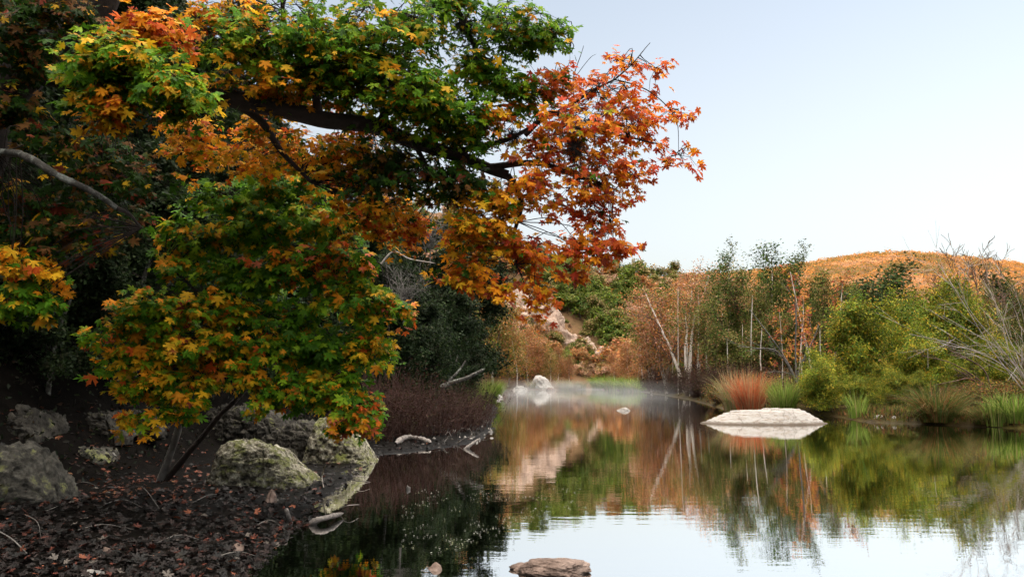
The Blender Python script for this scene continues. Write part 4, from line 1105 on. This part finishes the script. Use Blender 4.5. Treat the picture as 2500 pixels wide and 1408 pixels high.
def undergrowth():
    rng = np.random.default_rng(79)
    n = 80000
    y = rng.uniform(9, 60, n) ** 1.0; dl = rng.uniform(3.4, 26, n)
    x = np.interp(y, LS_Y, LS_X) - dl
    z = H0(x, y)
    pos = np.stack([x, y, z + .25 * rng.random(n) ** 2 + .7 * np.maximum([noise.noise(Vector((a * .7, b * .7, 9))) for a, b in zip(x, y)], 0) * rng.random(n)], -1)
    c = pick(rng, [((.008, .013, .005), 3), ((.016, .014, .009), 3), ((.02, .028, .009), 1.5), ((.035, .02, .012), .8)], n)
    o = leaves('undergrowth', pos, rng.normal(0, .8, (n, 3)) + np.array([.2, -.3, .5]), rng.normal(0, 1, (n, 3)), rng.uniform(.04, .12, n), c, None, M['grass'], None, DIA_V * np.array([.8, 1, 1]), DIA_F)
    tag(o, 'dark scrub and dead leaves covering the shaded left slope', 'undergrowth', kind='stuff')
undergrowth()

# ------------------------------------------------------------------ left slope: junipers and dead wood
r6 = np.random.default_rng(66)
jl = [(1060, 47, 560), (1105, 52, 640), (1010, 42, 540), (1090, 40, 700), (1030, 36, 650), (1120, 60, 720), (965, 34, 560), (1000, 30, 720), (940, 28, 640), (1070, 33, 790), (1130, 38, 840)]
for i, (px, D, top) in enumerate(jl):
    put(jun, px, D, top, 'dark juniper on the left slope above the red brown shrubs', 'junipers above the red shrubs', i % 3, 1.1)
n_j = 0
for py in (930, 850, 760, 660, 560, 460, 360, 260, 160):
    for px in range(-120, 1000, 118):
        p = hit(px + r6.uniform(-45, 45), py + r6.uniform(-35, 35))
        if p is None or p[1] < 12 or p[1] > 110: continue
        jun.place((p[0], p[1], gz(p[0], p[1]) - .3), r6.uniform(4.0, 7.5) * (1 if p[1] > 20 else .7), r6.uniform(0, 6.28), 'dark juniper on the shaded slope behind the maples', 'junipers on the shaded left slope', n_j % 3, r6.uniform(.9, 1.3))
        n_j += 1
print('junipers', n_j)
jun.place(np.append(P(605, 500, 34)[:2], gz(P(605, 500, 34)[0], 34)), 9.5, 1.0, 'tall narrow juniper whose tip shows in the sky gap above the maple limb', 'junipers on the shaded left slope', 0, .7)

def dead_bush(seed, px, py, D, r_px, n, label, mat):
    rng = np.random.default_rng(seed)
    h_ = hit(px, py + r_px * .9)
    if h_ is not None and h_[1] < 90: D = h_[1]
    c = P(px, py, D); R = r_px * D / F
    b_ = np.array([c[0], c[1] + .2, min(max(gz(c[0], c[1] + .2), c[2] - R * 1.3), c[2] - R * .8)])
    root = empty('dead_bush', b_, label, 'dead bush', 'dead twiggy bushes on the left slope')
    polys = []
    for i in range(n):
        e = c + nrm(rng.normal(0, 1, 3)) * R * rng.uniform(.4, 1.1)
        s_ = c + np.array([0, 0, -R * rng.uniform(.2, .9)]) + rng.normal(0, R * .1, 3)
        m_ = (s_ + e) / 2 + rng.normal(0, R * .14, 3)
        polys.append((smooth_path([s_ - b_, m_ - b_, e - b_], 3), np.linspace(.008, .003, 7) * (D / 20)))
        for k in range(3):
            q = m_ + (e - m_) * rng.random(); ee = q + nrm(e - m_ + rng.normal(0, R * .4, 3)) * R * .5
            polys.append((np.array([q - b_, ee - b_]), np.array([.005, .002]) * (D / 20)))
    polys.append((smooth_path([b_ - b_ - np.array([0, 0, .3]), (c - b_) * .5, (c - b_) * .9], 3), np.linspace(.04, .02, 7)))
    tube_obj('twigs', polys, mat, root, 3)
dead_bush(401, 985, 690, 24, 60, 60, 'grey tangle of dead twigs below the broken pale branch', M['grey_twig'])
dead_bush(402, 1050, 560, 36, 55, 60, 'grey dead twigs on the slope above the orange maple leaves', M['grey_twig'])
dead_bush(403, 540, 345, 20, 60, 40, 'grey dead twigs showing between the limb and the lower maple', M['grey_twig'])
dead_bush(404, 130, 830, 17, 90, 40, 'faint dead twigs in the darkest part of the slope', M['grey_twig'])
dead_bush(405, 250, 350, 18, 70, 40, 'faint dead twigs beneath the green maple sprays', M['grey_twig'])

def stick(name, pts, r0, r1, mat, label, cat, group=None, sides=8, lumps=.0):
    p = smooth_path(pts, 6)
    b_ = p[0].copy()
    r_ = np.linspace(r0, r1, len(p))
    if lumps: r_ = r_ * (1 + lumps * np.array([noise.noise(Vector((i * .9, r0 * 50, 2))) for i in range(len(p))]))
    r_[-1] *= .3; r_[0] *= .5
    o = tube_obj(name, [(p - b_, r_)], mat, None, sides)
    o.location = tuple(b_)
    return tag(o, label, cat, group)

def gp(px, py, up=0.02):
    q = hit(px, py); q[2] = max(gz(q[0], q[1]), 0) + up; return q
stick('broken_branch', [P(925, 650, 22), P(960, 615, 22), P(1000, 632, 22), P(1064, 643, 22)], .035, .012, M['white_twig'], 'pale broken branch sticking out of the dark slope', 'branch')
stick('dead_stub', [P(640, 384, 19), P(648, 365, 19), P(657, 344, 19)], .05, .03, M['white_twig'], 'short bleached dead trunk glimpsed below the maple limb', 'dead wood')
stick('dead_stub', [P(1000, 560, 34), P(1012, 530, 34), P(1030, 505, 34)], .07, .03, M['white_twig'], 'bleached dead trunk on the slope by the sky gap', 'dead wood')
stick('dead_stub', [P(1105, 905, 40), P(1113, 885, 40), P(1118, 862, 40)], .05, .03, M['white_twig'], 'short white dead stem beside the lowest juniper', 'dead wood')
stick('fallen_log', [P(1075, 945, 27), P(1100, 935, 27), P(1140, 922, 27), P(1184, 900, 27)], .10, .05, M['grey_bark'], 'grey fallen trunk lying over the red brown shrubs', 'log', lumps=.3)
stick('fallen_log', [P(1095, 930, 27.4), P(1120, 905, 27.4), P(1138, 878, 27.4)], .06, .02, M['grey_bark'], 'broken stub crossing the grey fallen trunk', 'log', lumps=.3)
stick('driftwood', [gp(965, 1088, .05), gp(990, 1078, .10), gp(1025, 1080, .10), gp(1052, 1085, .05)], .07, .05, M['driftwood'], 'grey driftwood log resting on the spit', 'driftwood', lumps=.5)
stick('driftwood', [W(1133, 1100, -.05), W(1148, 1086, .08), W(1170, 1070, .22)], .06, .02, M['driftwood'], 'forked driftwood stub rising out of the water at the spit', 'driftwood', lumps=.5)
stick('driftwood', [gp(1120, 1020, .08), gp(1150, 1024, .08), gp(1185, 1028, .05)], .05, .02, M['driftwood'], 'long pale stick lying across the spit pebbles', 'driftwood')
stick('driftwood', [W(757, 1283, -.03), W(772, 1270, .05), W(800, 1262, .07), W(838, 1252, .04)], .045, .022, M['driftwood'], 'blue grey driftwood log half sunk in the shallows', 'driftwood', lumps=.5)
stick('driftwood', [W(713, 1285, -.05), W(706, 1265, .07), W(698, 1240, .20)], .035, .025, M['driftwood'], 'short upright stump standing in the shallows', 'driftwood', lumps=.4)
stick('driftwood', [W(536, 1330, 0), W(560, 1322, .03), W(610, 1318, .02)], .025, .015, M['driftwood'], 'pale curved stick lying in the wet leaf litter', 'driftwood')
stick('twig', [gp(790, 1195), gp(786, 1175, .08), P(800, 1125, hit(790, 1190)[1])], .012, .008, M['white_twig'], 'white forked twig upright beside the mossy boulder', 'twig')
stick('twig', [W(830, 1240, .04), W(850, 1233, .10), W(878, 1231, .08)], .007, .004, M['white_twig'], 'thin pale twig arching above the sunk driftwood', 'twig')
stick('twig', [W(858, 1164, .02), W(875, 1162, .04), W(902, 1165, .03)], .010, .006, M['white_twig'], 'pale twig floating by the grey and tan boulder', 'twig')
stick('twig', [gp(345, 1190, .02), gp(360, 1215, .06), gp(390, 1250, .02)], .006, .004, M['grey_twig'], 'thin grey twig on the leaves in front of the maple stem', 'twig')
stick('twig', [gp(-10, 1310, .06), gp(30, 1340, .08), gp(80, 1375, .03)], .010, .005, M['grey_twig'], 'grey twig at the corner of the leaf litter', 'twig')
stick('twig', [gp(110, 1255, .02), gp(140, 1245, .03)], .006, .004, M['grey_twig'], 'short grey twig below the big lichen boulder', 'twig')
stick('twig', [W(865, 1190, .0), W(880, 1182, .05), W(905, 1176, .05)], .005, .003, M['white_twig'], 'fine twig over the water under the grey and tan boulder', 'twig')
for i, (a_, b_, c_) in enumerate([((180, 1300), (250, 1290), (330, 1300)), ((60, 1260), (90, 1285), (100, 1320)), ((470, 1230), (520, 1215), (590, 1222)), ((380, 1330), (440, 1318), (500, 1325)), ((560, 1250), (600, 1240), (640, 1262)),
                                  ((300, 1380), (350, 1365), (420, 1372)), ((150, 1200), (200, 1185), (240, 1190)), ((620, 1290), (660, 1280), (700, 1300)), ((520, 1370), (580, 1362), (640, 1366)), ((240, 1240), (300, 1228), (350, 1245))]):
    stick('twig', [gp(*a_, .015), gp(*b_, .035), gp(*c_, .012)], .007, .003, M['grey_twig'], 'thin dead twig lying on the dark leaf litter', 'twig', 'twigs on the leaf litter', 4)
r8 = np.random.default_rng(88)
for i in range(22):
    px, py = r8.uniform(1075, 1205), r8.uniform(1020, 1085)
    q = gp(px, py, .01); a = r8.uniform(0, 6.28); L = r8.uniform(.15, .5)
    stick('twig', [q, q + np.array([math.cos(a) * L * .5, math.sin(a) * L * .5, .06 + r8.uniform(0, .12)]), q + np.array([math.cos(a) * L, math.sin(a) * L, .03 + r8.uniform(0, .2)])], .008, .004, M['white_twig'] if r8.random() < .5 else M['grey_twig'],
          'short driftwood twig scattered on the dark spit', 'twig', 'twigs on the dark spit', 4)

# the V shaped leaning trunks and the bare tree on the right
def leaning_tree(label, px0, py0, D, ends, mat, r0, seed, name='leaning_tree', nk=4, sub=.35):
    rng = np.random.default_rng(seed)
    b_ = P(px0, py0, D); b_[2] = gz(b_[0], b_[1]) - .1
    root = empty(name, b_, label, 'tree')
    st = P(px0, py0, D)
    for e in ends:
        pts = [b_, st] + [P(*q) for q in e]
        p = smooth_path(pts, 5)
        rs = np.linspace(r0, r0 * .25, len(p))
        tube_obj('trunk', [(p - b_, rs)], mat, root, 6)
        kids = []
        L = np.linalg.norm(p[-1] - p[0])
        for k in range(nk):
            i = rng.integers(len(p) // 3, len(p) - 1)
            d = nrm(nrm(p[i] - p[i - 1]) + rng.normal(0, .35, 3))
            q = p[i]; c = [q]
            for s in range(4): d = nrm(d + rng.normal(0, .15, 3) + np.array([0, 0, .04])); c.append(c[-1] + d * L * sub / 4)
            kids.append((np.array(c) - b_, np.linspace(rs[i] * .5, .004, 5)))
            for s in range(2):
                d2 = nrm(d + rng.normal(0, .4, 3)); kids.append((np.array([c[2], c[2] + d2 * L * sub * .4]) - b_, np.array([.008, .004])))
        tube_obj('branches', kids, mat, root, 4)
    return root
leaning_tree('leafless pale tree leaning in from the right over the reeds', 2530, 990, 33,
             [[(2480, 930, 33), (2420, 850, 33), (2340, 720, 33), (2290, 640, 33.5)], [(2500, 920, 33), (2450, 860, 32.6), (2380, 815, 32), (2300, 770, 32)], [(2515, 900, 33), (2470, 840, 33.4), (2440, 760, 33.6), (2400, 680, 34)],
              [(2490, 930, 32.6), (2430, 880, 32), (2330, 840, 31.5), (2220, 815, 31.5)], [(2510, 880, 33), (2500, 780, 33), (2470, 690, 33)], [(2500, 925, 33.2), (2440, 845, 33.3), (2370, 760, 33.4), (2340, 690, 33.5)], [(2520, 900, 33.2), (2530, 800, 33.3), (2520, 700, 33.5)], [(2505, 925, 33), (2470, 870, 33), (2450, 800, 33), (2460, 740, 33)]],
             M['white_twig'], .030, 501, nk=9)
leaning_tree('brown fallen bough drooping across the willow thicket towards the tussock', 2420, 960, 36, [[(2380, 920, 36), (2320, 885, 35.5), (2250, 868, 35)], [(2370, 925, 36), (2330, 930, 35.5), (2280, 940, 35)], [(2400, 900, 36), (2330, 860, 36), (2280, 835, 36)]], M['brown_twig'], .05, 502, 'fallen_bough', 6, .3)
leaning_tree('forked grey trunk spreading like a V behind the green tussock', 1945, 935, 46, [[(1920, 880, 46), (1880, 820, 46), (1830, 755, 46.5)], [(1942, 850, 46), (1944, 760, 46), (1940, 700, 46)], [(1960, 880, 46), (1985, 830, 46), (2000, 790, 46)], [(1900, 860, 46), (1850, 850, 46), (1800, 845, 46)]], M['grey_twig'], .07, 503, nk=5)
for px, t_, D in [(1592, 830, 78), (1637, 800, 74), (1728, 770, 72), (1572, 840, 90), (1655, 690, 77), (1700, 720, 76), (1683, 760, 70), (1808, 790, 60), (1838, 720, 58), (1870, 800, 54), (1965, 780, 50), (2005, 800, 48), (1780, 830, 58)]:
    q = on_ground(px, D); D = q[1]; e = P(px + r8.uniform(-14, 14), t_, D)
    stick('thin_tree', [q - np.array([0, 0, .2]), (q + e) / 2 + r8.normal(0, .12, 3), e], .06, .02, M['pale_bark'], 'thin pale leafless tree rising from the brown brush', 'tree', 'thin pale trees in the brown brush', 6)

# ball moss on the limb
def ball_moss(px, py, D, r, label, seed):
    rng = np.random.default_rng(seed); c = P(px, py, D)
    polys = []
    for i in range(140):
        d = nrm(rng.normal(0, 1, 3) + np.array([0, 0, -.35])); L = r * rng.uniform(.6, 1.3)
        polys.append((np.array([d * L * .1, d * L * .6 + rng.normal(0, r * .1, 3), d * L + np.array([0, 0, -.25 * r])]), np.array([.005, .004, .0015])))
    o = tube_obj('ball_moss', polys, M['dark_bark'], None, 3); o.location = tuple(c)
    tag(o, label, 'moss ball', 'moss balls on the maple')
ball_moss(982, 262, 8.95, .15, 'dark spiky moss ball hanging in the green leaves above the long limb', 1)
ball_moss(1135, 58, 8.9, .17, 'dark moss ball high up against the sky beside the hanging branch', 2)
ball_moss(1405, 360, 9.0, .16, 'dark moss ball among the red orange leaves', 3)
ball_moss(1080, 8, 8.9, .18, 'dark moss ball at the top edge of the sky gap', 4)
ball_moss(1250, 330, 9.3, .12, 'small dark moss ball near the fork of the limb', 5)

# ------------------------------------------------------------------ fallen leaves, floating flecks
def litter():
    rng = np.random.default_rng(91)
    n = 6500
    px = rng.uniform(-80, 900, n); py = 1120 + 300 * rng.random(n) ** .9
    pts = np.array([W(a, b, .06) for a, b in zip(px, py)])
    p2 = np.array([W(a, b, .06) for a, b in zip(rng.uniform(880, 1212, 900), rng.uniform(1015, 1112, 900))])
    pts = np.concatenate([pts, p2])
    z = H0(pts[:, 0], pts[:, 1])
    k = (z > -.05) & (z < 1.2)
    pts = pts[k]; z = np.maximum(z[k], 0); n = len(pts)
    nzv = np.array([noise.fractal(Vector((a * .9, b * .9, 3.1)), 0.9, 2.1, 4) for a, b in pts[:, :2]])
    pts[:, 2] = np.maximum(z + .06 * nzv, 0.004) + rng.uniform(.004, .03, n)
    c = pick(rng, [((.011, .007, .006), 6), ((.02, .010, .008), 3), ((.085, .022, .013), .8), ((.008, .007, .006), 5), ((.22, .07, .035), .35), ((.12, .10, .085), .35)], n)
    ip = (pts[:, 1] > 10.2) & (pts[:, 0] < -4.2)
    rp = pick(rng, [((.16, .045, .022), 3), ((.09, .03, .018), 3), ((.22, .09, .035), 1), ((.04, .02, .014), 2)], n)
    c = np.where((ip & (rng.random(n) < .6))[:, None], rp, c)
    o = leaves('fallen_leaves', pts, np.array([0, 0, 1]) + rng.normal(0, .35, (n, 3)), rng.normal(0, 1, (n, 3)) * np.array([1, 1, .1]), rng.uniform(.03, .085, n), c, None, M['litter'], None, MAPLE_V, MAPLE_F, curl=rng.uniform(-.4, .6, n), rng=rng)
    tag(o, 'dark red and brown fallen leaves covering the muddy bank', 'fallen leaves', kind='stuff')
litter()

def flecks():
    rng = np.random.default_rng(93)
    P0 = []
    while len(P0) < 420:
        px = rng.uniform(980, 1420); py = rng.uniform(1190, 1350)
        line = 1345 - (px - 1100) * .36
        if noise.noise(Vector((px / 60, py / 18, 7))) > .05 and py < line + 5: P0.append(W(px, py, .006))
    P0 = np.array(P0); n = len(P0)
    o = leaves('floating_flecks', P0, np.array([0, 0, 1.0]) + rng.normal(0, .04, (n, 3)), rng.normal(0, 1, (n, 3)) * np.array([1, 1, .02]), rng.uniform(.008, .024, n), pick(rng, [((.4, .4, .34), 2), ((.26, .28, .15), 1)], n), None, M['grass'], None, OVAL_V * np.array([1.3, 1, .1]), OVAL_F)
    tag(o, 'pale leaf flecks floating on the dark water', 'floating flecks', kind='stuff')
flecks()

# ------------------------------------------------------------------ mist over the river
def mist():
    m, n, l = new_mat('mist')
    out = n.new('ShaderNodeOutputMaterial')
    pv = n.new('ShaderNodeVolumePrincipled'); pv.inputs['Color'].default_value = (.95, .95, .95, 1); pv.inputs['Anisotropy'].default_value = 0.2
    g_ = n.new('ShaderNodeNewGeometry'); mp = n.new('ShaderNodeMapping'); mp.inputs['Scale'].default_value = (.22, .08, .9)
    l.new(g_.outputs['Position'], mp.inputs['Vector'])
    t = noise_node(n, l, mp.outputs[0], 1.0, 3, .6)
    mr = n.new('ShaderNodeMapRange'); mr.inputs[1].default_value = .36; mr.inputs[2].default_value = .75; mr.inputs[4].default_value = .025
    l.new(t.outputs['Fac'], mr.inputs[0])
    sx = n.new('ShaderNodeSeparateXYZ'); l.new(g_.outputs['Position'], sx.inputs[0])
    hz = n.new('ShaderNodeMapRange'); hz.inputs[1].default_value = .1; hz.inputs[2].default_value = 1.7; hz.inputs[3].default_value = 1; hz.inputs[4].default_value = 0
    l.new(sx.outputs[2], hz.inputs[0])
    nf = n.new('ShaderNodeMapRange'); nf.inputs[1].default_value = 42; nf.inputs[2].default_value = 85
    l.new(sx.outputs[1], nf.inputs[0])
    a_ = n.new('ShaderNodeMath'); a_.operation = 'MULTIPLY'; l.new(mr.outputs[0], a_.inputs[0]); l.new(hz.outputs[0], a_.inputs[1])
    b_ = n.new('ShaderNodeMath'); b_.operation = 'MULTIPLY'; l.new(a_.outputs[0], b_.inputs[0]); l.new(nf.outputs[0], b_.inputs[1])
    l.new(b_.outputs[0], pv.inputs['Density']); l.new(pv.outputs[0], out.inputs['Volume'])
    base = [(-0.5, 42), (11, 42), (16, 80), (20, 115), (15, 139), (1, 131), (-1, 74)]
    k = len(base)
    V = [(x_, y_, .03) for x_, y_ in base] + [(x_, y_, 1.8) for x_, y_ in base]
    fcs = [list(range(k))[::-1], list(range(k, 2 * k))] + [[i, (i + 1) % k, k + (i + 1) % k, k + i] for i in range(k)]
    o = mesh_obj('mist', V, fcs, m)
    tag(o, 'thin white mist hanging low over the far water', 'mist', kind='stuff')
mist()
